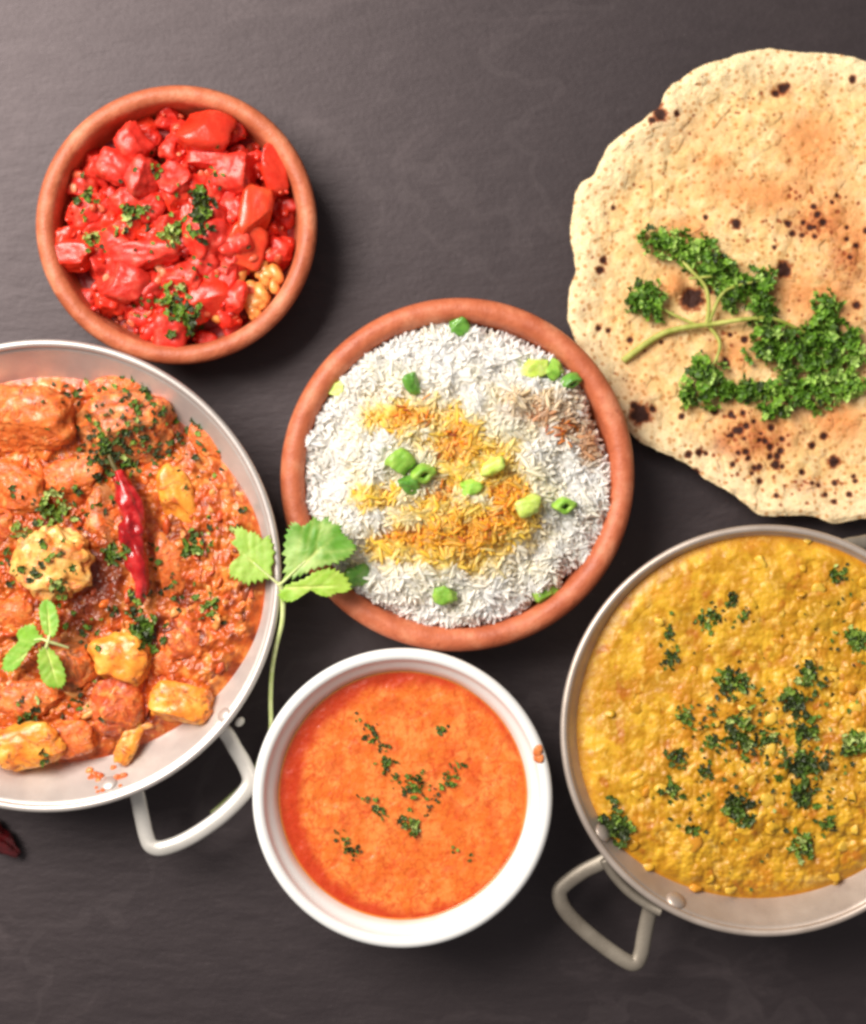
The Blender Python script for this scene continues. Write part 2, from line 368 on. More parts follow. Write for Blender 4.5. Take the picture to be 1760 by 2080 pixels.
def in_gap(x, y):
    for gx, gy, gr in ((165, 600, 48), (255, 690, 30), (590, 400, 26), (590, 470, 35), (540, 610, 62), (455, 680, 34), (200, 280, 34), (310, 215, 30)):
        if math.hypot(x-gx, y-gy) < gr: return True
    return False
tparts = []
for k, (x, y, a, b, kd, e, rz, lb, dz) in enumerate(named):
    z = .022+dz*MM*.9
    V, F = lump(W(x, y, z), (a*S*.97, b*S*.97, min(a, b)*S*.8), rz=-rz, e=e, amp=.24 if kd == 'fl' else .14, seed=k+11, sub=4, tilt=(RS.uniform(-.3, .3), RS.uniform(-.3, .3)), cuts=3, fine=.12 if kd == 'fl' else .06)
    mk('tomato_piece', V, F, {'fl': M_tom, 'skin': M_tomskin, 'or': M_tomor}[kd], dish='tom', label=lb, cat='tomato piece', group='chopped tomato pieces in the terracotta bowl')
def tlabel(x, y, r, s=28, smooth=False):
    a = math.degrees(math.atan2(457-y, x-360)) % 360; sec = ['right', 'upper right', 'top', 'upper left', 'left', 'lower left', 'bottom', 'lower right'][int((a+22.5)//45) % 8]
    nm = ('small' if s < 27 else 'medium' if s < 32 else 'large')+(' smooth skinned' if smooth else ' rough cut')+' tomato chunk'
    if r < 70: return nm+' around the centre of the heap, towards the '+sec
    if r < 150: return nm+' midway out on the '+sec+' side of the heap'
    return nm+' close to the bowl rim at the '+sec
cand = []; tries = 0
while len(cand) < 64 and tries < 9000:
    tries += 1
    a = RS.uniform(0, 2*math.pi); r = 222*math.sqrt(RS.rand()); x = 360+r*math.cos(a); y = 459+r*math.sin(a)
    if in_gap(x, y) or any(math.hypot(x-p[0], y-p[1]) < 31 for p in cand) or any(math.hypot(x-p[0], y-p[1]) < p[2]*.62 for p in pts): continue
    cand.append((x, y, r))
for k, (x, y, r) in enumerate(cand):
    z = .0185+(1-(r/235)**2)*.0075+RS.uniform(-.003, .002)
    s = RS.uniform(22, 37)
    V, F = lump(W(x, y, z), (s*S*RS.uniform(.9, 1.35), s*S, s*S*.85), rz=RS.uniform(0, 3.1), e=RS.choice([2.4, 3, 4]), amp=.34, freq=2.2, seed=k+100, sub=4, tilt=(RS.uniform(-.6, .6), RS.uniform(-.6, .6)), cuts=3, fine=.07, ff=4)
    sk = RS.rand() > .8; y2 = y
    mk('tomato_piece', V, F, M_tomskin if sk else M_tom, dish='tom', label=tlabel(x, y, r, s, sk), cat='tomato piece', group='chopped tomato chunks in the terracotta bowl')
# small dark-gap fillers lower down
for k, (x, y) in enumerate([(575, 500), (585, 440), (560, 470), (200, 640), (470, 665), (180, 610), (420, 690), (570, 530)]):
    V, F = lump(W(x, y, .0165), (24*S, 19*S, 14*S), rz=k, e=3, amp=.25, seed=k+300, sub=3, cuts=2)
    mk('tomato_piece', V, F, M_tom, dish='tom', label=['deep red tomato chunk low in the gap by the right bowl wall', 'deep red chunk sunk by the right bowl wall under the curved piece', 'deep red tomato chunk sunk between the orange red strip and the right wall', 'deep red tomato chunk low in the lower left gap, nearer the bottom', 'deep red chunk low by the bottom wall left of the golden onion', 'deep red tomato chunk low in the lower left gap, nearer the left wall', 'deep red chunk low by the bottom wall just right of the lowest cube', 'deep red chunk low above the golden onion by the right wall'][k], cat='tomato piece', group='tomato chunks sunk near the bowl wall')
pulp = []
for k in range(300):
    a = RS.uniform(0, 2*math.pi); rr = 236*math.sqrt(RS.rand()); p, n = drop('tom', 360+rr*math.cos(a), 459+rr*math.sin(a))
    if p is None or p[2] > .0285: continue
    s = RS.uniform(3, 9.5); cl = [lin((232, 56, 30)), lin((244, 110, 76)), lin((248, 158, 118)), lin((206, 34, 20))][RS.choice(4, p=[.4, .28, .12, .2])]
    v, f = lump(p, (s*S*1.3, s*S*.85, s*S*.5), rz=RS.uniform(0, 3), amp=.6, freq=1.3, seed=k, sub=2, tilt=(RS.normal()*.4, RS.normal()*.4)); pulp.append((v, f, cl))
V, F, C = merge(pulp); mk('tomato_pulp', V, F, M_gravy, dish='tom', col=C, label='soft wet tomato pulp and seeds between the chopped tomato chunks', cat='tomato pulp', kind='stuff')
crumbs = []
for k in range(64):
    a = RS.normal(size=2)*(34, 28); x, y = 524+a[0], 596+a[1]
    if math.hypot(x-360, y-457) > 238: continue
    s = RS.uniform(6, 17)
    v, f = lump(W(x, y, .0215+RS.uniform(0, .003)), (s*S*1.3, s*S*.8, s*S*.7), rz=RS.uniform(0, 3), amp=.25, seed=k+400, sub=2, tilt=(RS.uniform(-.6, .6), 0)); crumbs.append((v, f))
V, F = merge(crumbs); mk('cooked_onion_bits', V, F, M_yel, dish='tom', label='golden yellow cooked onion bits at the lower right of the tomato bowl', cat='cooked onion', kind='stuff')
for x, y, a, b, lb in ((516, 603, 34, 24, 'golden rounded onion chunk beside the lower right rim of the tomato bowl'), (478, 560, 22, 30, 'pale peach onion piece above the golden chunk in the tomato bowl')):
    V, F = lump(W(x, y, .0225), (a*S, b*S, 15*S), rz=-.4, e=2.6, amp=.2, seed=x, sub=4); mk('onion_piece', V, F, M_yel, dish='tom', label=lb, cat='onion piece')

# --- pans
def pan(px, py, Rpx, zr, D, m_body, m_h, label):
    c = W(px, py, zr); R = Rpx*S*(H-zr)/H; t = .0014
    rt = empty('serving_pan', (c[0], c[1], 0), label=label, cat='pan', group='round steel serving pans')
    rs = np.linspace(1, .32, 22)
    zo = lambda q: zr-.0012-D*(1-q*q)
    prof = [(0.001, 0.0), (R*.30, 0.0)]
    prof += [(R*q, max(zo(q)-t, 0.0002)) for q in rs[::-1]]
    prof += [(R*q-t*.8, max(zo(q)+t*.4, .0012)) for q in rs]
    prof += [(R*.29, .0014), (.001, .0014)]
    V, F = lathe(prof, c, 256); mk('body', V, F, m_body, rt)
    reg('pan%d' % px, V, F)
    b = .0015; V, F = lathe(arc(R-b*.8, zr-b, b, 0, 330, 12), c, 256); mk('rim', V, F, m_body, rt)
    rw = lambda z: R*np.sqrt(np.clip(1-(zr-.0012-z)/D, .02, 1))-t*.9
    return c, R, rw, rt
def rivet(rt, dish, x, y, r, mat, inside=True, z=None):
    if inside: p, n = drop(dish, x, y)
    else: p = np.array(W(x, y, z)); n = np.array([.6, -.4, .6])
    if p is None: return
    n = n/np.linalg.norm(n); q = Vector((0, 0, 1)).rotation_difference(Vector(n)).to_matrix()
    d, F = ico(3); v = d*np.array([r*S, r*S, r*S*.45]); v = v@np.array(q).T+p
    mk('rivet', v, F, mat, rt)
cL, RL, rwL, panL = pan(90, 1170, 480, .046, .050, M_pan, M_handle, 'large round steel pan of orange curry at the left, cut by the frame edge')
cR, RR, rwR, panR = pan(1558, 1485, 418, .046, .052, M_pan2, M_handle2, 'round steel pan filled with yellow lentil stew at the lower right')
rivet(panL, 'pan90', 456, 1452, 15, M_pan); rivet(panL, 'pan90', 222, 1592, 17, M_pan); rivet(panL, 'x', 488, 1466, 11, M_handle, False, .036)
rivet(panR, 'pan1558', 1224, 1692, 19, M_pan2); rivet(panR, 'pan1558', 1373, 1829, 20, M_pan2)
def handle(rt, P, r, mat, flat=.62):
    P = smooth_path([W(*p) for p in P], 7); V, F = tube(P, r, 16, flat); mk('handle', V, F, mat, rt)
handle(panL, [(262, 1560, .034), (278, 1610, .033), (288, 1655, .031), (298, 1698, .030), (309, 1719, .030), (335, 1722, .030), (385, 1702, .030), (445, 1662, .030), (492, 1616, .030), (508, 1585, .030), (497, 1552, .030), (478, 1520, .031), (462, 1492, .033), (440, 1470, .034), (425, 1455, .035)], .0031, M_handle)
handle(panR, [(1252, 1735, .033), (1220, 1753, .032), (1185, 1770, .031), (1150, 1795, .030), (1137, 1813, .030), (1145, 1843, .030), (1175, 1878, .029), (1225, 1920, .028), (1272, 1952, .028), (1292, 1956, .028), (1303, 1935, .028), (1310, 1895, .029), (1320, 1850, .031), (1330, 1815, .033), (1338, 1795, .034)], .0031, M_handle2)
handle(panR, [(1690, 1130, .034), (1716, 1112, .034), (1745, 1106, .033), (1785, 1100, .031), (1820, 1105, .030), (1842, 1135, .030), (1852, 1180, .030), (1845, 1220, .032), (1835, 1240, .034)], .0033, M_handle2)
def bracket(rt, pts, w, mat):
    P = smooth_path([W(*p) for p in pts], 8); V, F = tube(P, w, 12, 1.0); 
    V[:, 2] = V[:, 2]; mk('handle_bracket', V, F, mat, rt)
bracket(panR, [(1228, 1745, .036), (1248, 1777, .035), (1278, 1810, .035), (1318, 1838, .035), (1345, 1852, .036)], .0021, M_handle2)

# --- curry surface
def rim_solve(rw, level, c):
    def f(th):
        z = level(c[0]+0*th, c[1]+0*th, th)
        r = rw(z)
        for _ in range(6):
            z = level(c[0]+r*np.cos(th), c[1]+r*np.sin(th), th); r = rw(z)
        return r+.0002
    return f
def lvL(x, y, th=None):
    px, py = toPX(x, y, .032); dx = (px-90)/480; dy = (py-1170)/480
    # more wall shows at the top and along the lower right
    return .0335+.0065*ss(.2, 1.0, dx)*ss(.55, -.1, np.abs(dy-.0)-.25)-.0055*ss(.5, .95, dy)-.001*ss(.5, 1., -dy)
cc = [(60, 850, 110), (250, 870, 120), (365, 1010, 70), (110, 1150, 100), (240, 1350, 80), (60, 1520, 90), (400, 1200, 90), (450, 950, 80), (40, 1010, 80), (150, 1480, 80), (460, 1300, 60)]
def zL(x, y, t, th):
    b = .0025*fbm2(x*90, y*90, 4, 21)+.0016*fbm2(x*260, y*260, 3, 31)
    f1, f2, iv = worley(x*260, y*260, 5); b = b+.0009*ss(1.0, .1, f1)*(iv > .35)
    f1, f2, iv = worley(x*620, y*620, 9); b = b+.00015*np.clip(1-f1*1.2, 0, 1)*(iv > .3)
    return lvL(x, y)+(b+.0012)*ss(1.0, .9, t)+.001*(1-t)
V, F, T, TH = polar(cL, rim_solve(rwL, lvL, cL), zL, 300, 900, .75)
px, py = toPX(V[:, 0], V[:, 1], V[:, 2])
a = fbm2(px/60, py/60, 4, 41); b = fbm2(px/22, py/22, 4, 42); g = fbm2(px/11, py/11, 3, 43)
C = mixc(np.tile(lin((196, 90, 28)), (len(V), 1)), lin((232, 136, 60)), ss(-.25, .45, b+.4*g))
C = mixc(C, lin((204, 84, 32)), ss(.0, .5, a)*.7)
C = mixc(C, lin((112, 40, 16)), ss(.12, .5, fbm2(px/34, py/34, 4, 47))*.8)
C = mixc(C, lin((246, 168, 90)), ss(.30, .6, fbm2(px/17, py/17, 3, 48))*.65)
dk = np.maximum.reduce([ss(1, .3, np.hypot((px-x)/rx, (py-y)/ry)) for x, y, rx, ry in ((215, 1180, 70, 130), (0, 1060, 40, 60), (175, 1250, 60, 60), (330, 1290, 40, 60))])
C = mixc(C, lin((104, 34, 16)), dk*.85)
brn = np.maximum.reduce([ss(1, .2, np.hypot((px-x)/rx, (py-y)/ry)) for x, y, rx, ry in ((270, 880, 150, 90), (170, 900, 60, 60))])
C = mixc(C, lin((142, 84, 40)), brn*.6*ss(-.3, .3, b))
C = mixc(C, lin((206, 84, 36)), ss(.985, 1.0, T)*.7)
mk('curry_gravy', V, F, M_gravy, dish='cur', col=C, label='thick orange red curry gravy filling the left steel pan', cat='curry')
# small lumpy bits of the gravy
bits = []
for k in range(210):
    a = RS.uniform(0, 2*math.pi); r = 440*math.sqrt(RS.rand()); x = 90+r*math.cos(a); y = 1160+r*math.sin(a)
    if x < -60 or y > 1520+.1*x or y < 790: continue
    p, n = drop('cur', x, y)
    if p is None: continue
    s = RS.uniform(4, 11)
    v, f = lump(p, (s*S*1.5, s*S*.8, s*S*.5), rz=RS.uniform(0, 3), amp=.9, freq=1.2, seed=k, sub=2, tilt=(RS.normal()*.5, RS.normal()*.4))
    cl = [lin((236, 120, 50)), lin((246, 170, 96)), lin((206, 84, 36)), lin((226, 110, 70)), lin((140, 66, 34))][RS.choice(5, p=[.38, .2, .2, .12, .1])]
    bits.append((v, f, cl))
V, F, C = merge(bits); mk('onion_masala_bits', V, F, M_gravy, dish='cur', col=C, label='small cooked onion and spice bits all through the curry gravy', cat='curry bits', kind='stuff')
CUR = [
 (55, 850, 92, 66, .05, 3.0, 'cor', 'potato_piece', 'large orange sauced potato chunk in the upper left of the curry pan', 9),
 (255, 872, 98, 70, .1, 2.4, 'cbr', 'potato_piece', 'browned chunk covered in dark herbs above the red chili', 6),
 (362, 1010, 34, 62, .28, 3.2, 'cyel', 'potato_piece', 'pale yellow elongated potato right of the red chili top', 8),
 (395, 1085, 24, 30, .6, 3, 'cor', 'potato_piece', 'small orange chunk just under the pale yellow potato', 5),
 (108, 1150, 80, 68, .1, 2.5, 'cpale', 'cauliflower_floret', 'knobbly pale yellow cauliflower lump left of the chili', 8),
 (212, 1050, 32, 68, 0, 2.6, 'cbr', 'potato_piece', 'smooth brown orange piece touching the left side of the chili', 4),
 (345, 1150, 32, 66, .05, 2.8, 'cor', 'potato_piece', 'narrow orange chunk right of the chili tip', 6),
 (243, 1342, 60, 54, 0, 2.6, 'cyel', 'potato_piece', 'rounded golden topped potato below the chili tip', 10),
 (240, 1425, 52, 62, .1, 2.8, 'cred', 'potato_piece', 'red sauced chunk under the rounded golden potato', 5),
 (368, 1424, 62, 46, -.12, 3.6, 'cyel', 'potato_piece', 'bright yellow orange potato wedge near the lower right pan wall', 9),
 (135, 1345, 56, 56, .3, 2.4, 'cbr', 'potato_piece', 'round brown chunk beneath the three leaf sprig', 5),
 (48, 1518, 84, 44, .25, 3, 'cyel', 'potato_piece', 'yellow potato wedge at the lower left edge of the curry', 7),
 (262, 1506, 20, 46, -.35, 4, 'cyel', 'carrot_stick', 'short orange carrot stick at the lower edge of the curry', 6),
 (150, 1500, 56, 34, .2, 3, 'cor', 'potato_piece', 'orange chunk between the lower left wedge and the carrot stick', 4),
 (30, 990, 62, 46, -.3, 2.6, 'cor', 'potato_piece', 'orange chunk at the frame edge above the cauliflower', 5),
 (-5, 1060, 34, 40, 0, 2.5, 'cred', 'potato_piece', 'dark red chunk cut by the left frame edge', 4),
 (150, 965, 66, 34, .3, 2.5, 'cor', 'potato_piece', 'flat orange chunk between the browned chunk and the chili', 4),
 (250, 790, 66, 26, .05, 2.6, 'cor', 'potato_piece', 'orange chunk against the upper pan wall', 4),
 (428, 900, 50, 30, -.9, 2.4, 'cor', 'potato_piece', 'orange chunk on the right beside the upper right pan wall', 3),
 (450, 1010, 32, 42, .2, 2.3, 'cor', 'potato_piece', 'orange sauced chunk right of the pale yellow potato', 3),
 (430, 1240, 44, 40, .6, 2.5, 'cor', 'potato_piece', 'orange chunk below the long stemmed coriander leaf', 3),
 (370, 1300, 46, 46, .4, 2.5, 'cred', 'potato_piece', 'red orange chunk above the bright potato wedge', 4),
 (60, 1420, 64, 40, .1, 2.5, 'cor', 'potato_piece', 'orange chunk below the leaf sprig at the lower left', 3),
 (330, 1350, 26, 30, .2, 2.5, 'cor', 'potato_piece', 'small orange chunk right of the rounded golden potato', 4),
 (30, 1250, 40, 34, .2, 2.5, 'cor', 'potato_piece', 'small orange chunk left of the leaf sprig', 3),
]
MT = dict(cor=M_cor, cyel=M_cyel, cpale=M_cpale, cbr=M_cbr, cred=M_cred)
for k, (x, y, a, b, rz, e, m, nm, lb, dz) in enumerate(CUR):
    p, n = drop('pan90', x, y)
    z = .0325+dz*MM*.55
    V, F = lump(W(x, y, z), (a*S, b*S, min(a, b)*S*.62), rz=rz, e=min(e, 2.7), amp=.2 if m != 'cpale' else .34, freq=1.7 if m != 'cpale' else 3.2, seed=k+700, sub=4 if min(a, b) < 40 else 5, tilt=(RS.uniform(-.15, .15), RS.uniform(-.15, .15)), cuts=2, fine=.09, ff=4)
    mk(nm, V, F, MT[m], dish='cur', label=lb, cat={'p': 'potato chunk', 'c': 'vegetable piece'}[nm[0]], group='chunks in the orange curry')
bits = []
for k in range(16):
    x, y = 212+RS.normal()*16, 1585+RS.normal()*13; p, n = drop('pan90', x, y); s = RS.uniform(3, 9)
    v, f = lump(p, (s*S, s*S, s*S*.4), amp=.3, seed=k+50, sub=2); bits.append((v, f))
V, F = merge(bits); mk('sauce_splash', V, F, M_cor, label='orange sauce splash left on the bare lower wall of the curry pan', cat='sauce splash', kind='stuff')
# chili
def chili(P, r, mat, stem, lb, seed, dish=None):
    Q = smooth_path(P, 9); n = len(Q); t = np.linspace(0, 1, n); rad = r*np.sqrt(np.clip(np.sin(np.pi*np.clip(t*.93+.05, 0, 1)), 0, 1))*(1-.32*t)*(1+.10*np.sin(t*27+seed))
    rt = empty('dried_chili', Q[0]*[1, 1, 0]+[0, 0, Q[:, 2].min()], label=lb, cat='chili', group='dried red chilies')
    V, F = tube(Q, rad, 28, .8, True, lambda i, a: 1+.13*np.sin(3*a+i*.16+seed)+.10*np.sin(6*a-i*.3)+.06*np.sin(i*.9+2*a)); 
    V = V+.0004*fbm3(V*900, 3, seed)[:, None]; mk('pod', V, F, mat, rt, dish=dish)
    if stem is not None:
        V, F = tube(smooth_path(stem, 6), np.linspace(.0012, .0007, 6*(len(stem)-1)+1), 8); mk('stem', V, F, M_stemb, rt)
chili([W(240, 958, .0435), W(255, 1000, .0455), W(270, 1050, .046), (W(268, 1090, .0455)), W(280, 1140, .045), W(288, 1185, .044), W(284, 1228, .0405)], .0052, M_chili, [W(240, 962, .0435), W(228, 940, .0435), W(222, 925, .043)], 'shiny bent dried red chili lying on the orange curry', 2, 'cur')
chili([W(-150, 1640, .006), W(-90, 1660, .006), W(-40, 1680, .006), W(0, 1708, .006), W(38, 1738, .004)], .0066, M_chilid, None, 'tip of a dark dried red chili on the board at the left edge', 5)

# --- dal
def lvR(x, y, th=None):
    px, py = toPX(x, y, .036); dx = (px-1558)/418; dy = (py-1485)/418
    k = ss(.35, 1.0, dy*.97+dx*.10); k2 = ss(.2, .9, -dy)
    return .0385-.0085*k+.0032*k2
def dal_b(x, y):
    b = .0022*fbm2(x*70, y*70, 4, 61)
    f1, f2, iv = worley(x*230, y*230, 15); b = b+.0008*ss(1.0, .0, f1)*(iv > .25)
    f1, f2, iv = worley(x*480, y*480, 19); b = b+.0004*ss(1.0, 0, f1)
    return b
def zR(x, y, t, th):
    px, py = toPX(x, y, .038); q = .45+.55*ss(-350, 80, (px-1558)*.8+(py-1485)*.7)
    return lvR(x, y)+(dal_b(x, y)*q+.0012)*ss(1.0, .9, t)+.0015*(1-t*t)
V, F, T, TH = polar(cR, rim_solve(rwR, lvR, cR), zR, 300, 900, .75)
px, py = toPX(V[:, 0], V[:, 1], V[:, 2]); a = fbm2(px/70, py/70, 4, 71); b = fbm2(px/24, py/24, 4, 72)
C = mixc(np.tile(lin((198, 142, 20)), (len(V), 1)), lin((224, 174, 44)), ss(-.3, .4, b))
C = mixc(C, lin((208, 128, 26)), ss(.05, .55, a)*.5)
C = mixc(C, lin((176, 128, 20)), ss(.0, .5, fbm2(px/45, py/45, 4, 78))*.5)
C = mixc(C, lin((240, 196, 96)), ss(.25, .6, fbm2(px/15, py/15, 3, 74))*.65)
C = mixc(C, lin((178, 92, 14)), ss(.28, .6, fbm2(px/30, py/30, 4, 75))*.6)
C = mixc(C, lin((206, 134, 14)), ss(.95, 1.0, T)*.8)
mk('lentil_stew', V, F, M_dal, dish='dal', col=C, label='thick yellow lentil stew filling the lower right steel pan', cat='lentil stew')
bits = []
for k in range(170):
    a = RS.uniform(0, 2*math.pi); r = 395*math.sqrt(RS.rand()); x = 1558+r*math.cos(a); y = 1475+r*math.sin(a)
    if x > 1790 or RS.rand() > .25+.75*float(ss(-300, 100, (x-1558)*.8+(y-1485)*.7)): continue
    p, n = drop('dal', x, y)
    if p is None or p[2] < .030: continue
    s = RS.uniform(6, 14); cl = [lin((220, 168, 44)), lin((230, 184, 68)), lin((216, 148, 40)), lin((204, 148, 30))][RS.choice(4, p=[.45, .25, .2, .1])]
    v, f = lump(p-[0, 0, s*S*.15], (s*S*1.3, s*S*.95, s*S*.30), rz=RS.uniform(0, 3), amp=.7, freq=1.3, seed=k, sub=2, tilt=(RS.normal()*.3, RS.normal()*.3)); bits.append((v, f, cl))
V, F, C = merge(bits); mk('cooked_lentils', V, F, M_dal, dish='dal', col=C, label='soft swollen yellow lentils lying in the stew', cat='lentils', kind='stuff')

# --- ramekin + soup
zr = .050; cS = W(818, 1621, zr-.002); RSm = 305*S*(H-zr+.002)/H
N = NT('stained_porcelain'); a_ = N.n('ShaderNodeAttribute', attribute_name='Col').outputs[0]
M_porc = N.fin(Base_Color=a_, Roughness=.18, Coat_Weight=.4, Coat_Roughness=.05, Normal=N.bump(N.noise(120, 2), .1, .0006))
b = .0024
prof = [(.001, .003), (RSm*.80, .0025), (RSm*.82, 0), (RSm*.86, 0), (RSm*.90, .004), (RSm*.935, zr*.5), (RSm*.965, zr*.8), (RSm-.0004, zr-b*1.3)]
prof += arc(RSm-b, zr-b, b, 5, 175, 10)
ri = RSm-2*b
prof += [(ri-.0004, zr-b*1.3), (ri-.0010, zr-b*1.7), (ri-.0018, zr-.0050), (ri-.0026, zr-.006), (ri-.0036, zr-.0075), (ri-.0046, zr-.009), (ri-.0050, zr-.010), (ri-.0066, zr-.018), (ri-.009, .012), (ri-.016, .006), (.001, .0055)]
V, F = lathe(prof, cS, 256)
ram = empty('ramekin', (cS[0], cS[1], 0), label='white porcelain ramekin of orange tomato soup at the bottom centre', cat='ramekin')
rr_ = np.hypot(V[:, 0]-cS[0], V[:, 1]-cS[1]); tq = np.arctan2(V[:, 1]-cS[1], V[:, 0]-cS[0])
st_ = ss(zr-.0058, zr-.0086, V[:, 2])*(rr_ < ri)*(rr_ > ri-.012)*(.65+.35*np.cos(tq-2.6)+.4*fbm2(np.cos(tq)*5, np.sin(tq)*5, 3, 7))
mk('bowl', V, F, M_porc, ram, col=mixc(np.tile([.82, .81, .79], (len(V), 1)), lin((232, 150, 92)), np.clip(st_, 0, 1)*.8)); reg('ram', V, F)
parts = []
for k in range(7):
    p, n = drop('ram', 1094+RS.uniform(-7, 5), 1535+RS.uniform(-14, 14))
    if p is None: continue
    v, f = lump(p, (7*S, 9*S, 1.6*S), amp=.4, seed=k+9, sub=2); parts.append((v, f))
V, F = merge(parts); mk('sauce_stain', V, F, M_smear, ram)
lvS = zr-.0092
rS = ri-.0046
def zS(x, y, t, th): return lvS+(.0006*fbm2(x*110, y*110, 4, 81)+.00010*fbm2(x*500, y*500, 3, 83))*ss(1, .93, t)+.0005*ss(.985, 1., t)
V, F, T, TH = polar(cS, lambda th: th*0+rS, zS, 240, 800, .8)
px, py = toPX(V[:, 0], V[:, 1], V[:, 2]); d = np.hypot(px-818, py-1616)
b1 = fbm2(px/26, py/26, 5, 91); b2 = fbm2(px/9, py/9, 3, 92)
C = mixc(np.tile(lin((222, 112, 40)), (len(V), 1)), lin((234, 136, 64)), ss(-.3, .4, b1+.5*b2))
rd = ss(.12, .5, fbm2(px/40, py/40, 4, 93)+.35*b2); C = mixc(C, lin((204, 70, 22)), rd*.45)
C = mixc(C, lin((206, 74, 24)), ss(.3, .6, b2)*.3)
web = 1-np.abs(fbm2(px/45, py/45, 4, 95)); C = mixc(C, lin((190, 52, 14)), ss(.93, .995, web)*.5*ss(-.2, .2, fbm2(px/120, py/120, 2, 96)))
web = 1-np.abs(fbm2(px/18, py/24, 4, 98)); C = mixc(C, lin((196, 56, 16)), ss(.90, .99, web)*.5)
ed = ss(216, 246, d+14*fbm2(px/50, py/50, 3, 97)+22*np.cos(np.arctan2(-(py-1616), px-818)-2.9)); C = mixc(C, lin((186, 48, 14)), ed*.9)  # red oil edge, plus shadow on the left side painted into the colour
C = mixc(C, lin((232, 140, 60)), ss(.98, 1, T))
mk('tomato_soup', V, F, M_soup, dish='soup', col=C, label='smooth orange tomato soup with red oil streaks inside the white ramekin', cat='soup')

# --- rice bowl
cC, RC, riC, _ = terracotta(930, 965, 360, 46, .035, 'larger terracotta bowl of white rice with yellow saffron at the centre')
def rice_R(th):   # photo pixels, th measured in world sense
    return 299+6*np.sin(3*th+1)+22*fbm2(np.cos(th)*6+5, np.sin(th)*6+5, 4, 111)+16*ss(.5, .0, np.abs(np.angle(np.exp(1j*(th-math.radians(172))))))-14*ss(.4, 0, np.abs(np.angle(np.exp(1j*(th-math.radians(20))))))
def rice_z(x, y, th=None):
    px, py = toPX(x, y, .036); d = np.hypot(px-930, py-967)/305
    return .0295+.0105*(1-np.clip(d, 0, 1)**2.4)+.0046*fbm2(px/75, py/75, 3, 113)+.0024*fbm2(px/30, py/30, 3, 114)
def zRi(x, y, t, th): return rice_z(x, y)+.0013-.012*ss(.93, 1., t)
V, F, T, TH = polar(cC, lambda th: rice_R(th)*S*.95*.96, zRi, 120, 360)
def stain(px, py):
    q = fbm2(px/30, py/30, 3, 121)*.5
    g = lambda L: np.maximum.reduce([ss(1.35, .45, np.hypot((px-x)/rx, (py-y)/ry)-q) for x, y, rx, ry in L])
    yl = g([(835, 845, 90, 45), (925, 890, 75, 55), (930, 950, 55, 60), (800, 860, 60, 25), (1020, 1000, 60, 50), (900, 1090, 130, 55), (1000, 1085, 80, 60), (800, 1110, 50, 40), (1060, 1040, 55, 40), (760, 1010, 60, 25), (940, 1130, 110, 40), (1000, 930, 60, 50), (880, 1030, 70, 40), (960, 1040, 70, 40)])
    og = g([(840, 850, 50, 18), (925, 905, 40, 36), (860, 1090, 60, 25), (950, 1090, 50, 40), (1030, 1010, 40, 30), (1000, 1060, 60, 18)])
    br = g([(1110, 835, 75, 50), (1165, 870, 45, 45), (1190, 910, 25, 40), (1060, 810, 50, 20)])
    rb = g([(1150, 870, 28, 20), (1095, 840, 25, 16), (1185, 905, 20, 30), (895, 1000, 22, 18)])
    return yl, og, br, rb
def rice_col(px, py, j=0):
    yl, og, br, rb = stain(px, py); n = len(px)
    C = np.tile(lin((255, 249, 240)), (n, 1)); halo = ss(1.9, .5, np.hypot((px-925)/170, (py-985)/165)+.9*fbm2(px/40, py/40, 3, 127)); C = mixc(C, lin((254, 236, 176)), halo*.7)
    C = mixc(C, lin((250, 222, 140)), np.clip(yl*1.3, 0, 1)*.9)
    C = mixc(C, lin((252, 190, 44)), np.clip(yl-.2+j*.7, 0, 1)*np.clip(yl*1.1, 0, 1)*.9); C = mixc(C, lin((246, 150, 16)), np.clip(og+j*.3, 0, 1)*(og > .05)*.85)
    C = mixc(C, lin((226, 186, 136)), np.clip(br+j*.3, 0, 1)*(br > .03)*.8); C = mixc(C, lin((186, 106, 50)), np.clip(rb+j*.4, 0, 1)*(rb > .05)*.75)
    return C
px, py = toPX(V[:, 0], V[:, 1], V[:, 2]); C = rice_col(px, py)*.97
ricebed = (V, F); reg('rice', V, F)
# grains
n1, n2 = 6, 5
u = np.linspace(-1, 1, n2); tv = [[-1.12, 0, 0]]
for a in u*.9:
    r = math.sqrt(max(0, 1-a*a))*.9+.12
    for k in range(n1): tv.append([a, r*math.cos(2*math.pi*k/n1), r*math.sin(2*math.pi*k/n1)])
tv.append([1.12, 0, 0]); tv = np.array(tv); tf = []
for i in range(n2-1):
    for k in range(n1):
        a = 1+i*n1+k; b_ = 1+i*n1+(k+1) % n1; tf += [[a, b_, b_+n1], [a, b_+n1, a+n1]]
for k in range(n1): tf += [[0, 1+(k+1) % n1, 1+k], [len(tv)-1, 1+(n2-1)*n1+k, 1+(n2-1)*n1+(k+1) % n1]]
tf = np.array(tf); tv = tv*np.array([.0033, .00082, .00072]); tv[:, 2] += tv[:, 0]**2*28
NG = 9000; th = RS.uniform(0, 2*math.pi, NG); q = RS.rand(NG)**.5*1.02; q[:900] = RS.uniform(.93, 1.04, 900)
R = rice_R(th)*S*.96*q; X = cC[0]+R*np.cos(th); Y = cC[1]+R*np.sin(th)
Z = rice_z(X, Y)+RS.uniform(-.0002, .0011, NG)+.0016*(fbm2(X*420, Y*420, 2, 131))-.004*ss(.97, 1.04, q)
az = RS.uniform(0, math.pi*2, NG)+0; clump = fbm2(X*160, Y*160, 2, 133)*5; az = np.where(RS.rand(NG) < .6, clump+RS.normal(size=NG)*.35, az)
el = RS.normal(size=NG)*.15; el[RS.rand(NG) < .06] = 1.0
sc = RS.uniform(.75, 1.12, NG)
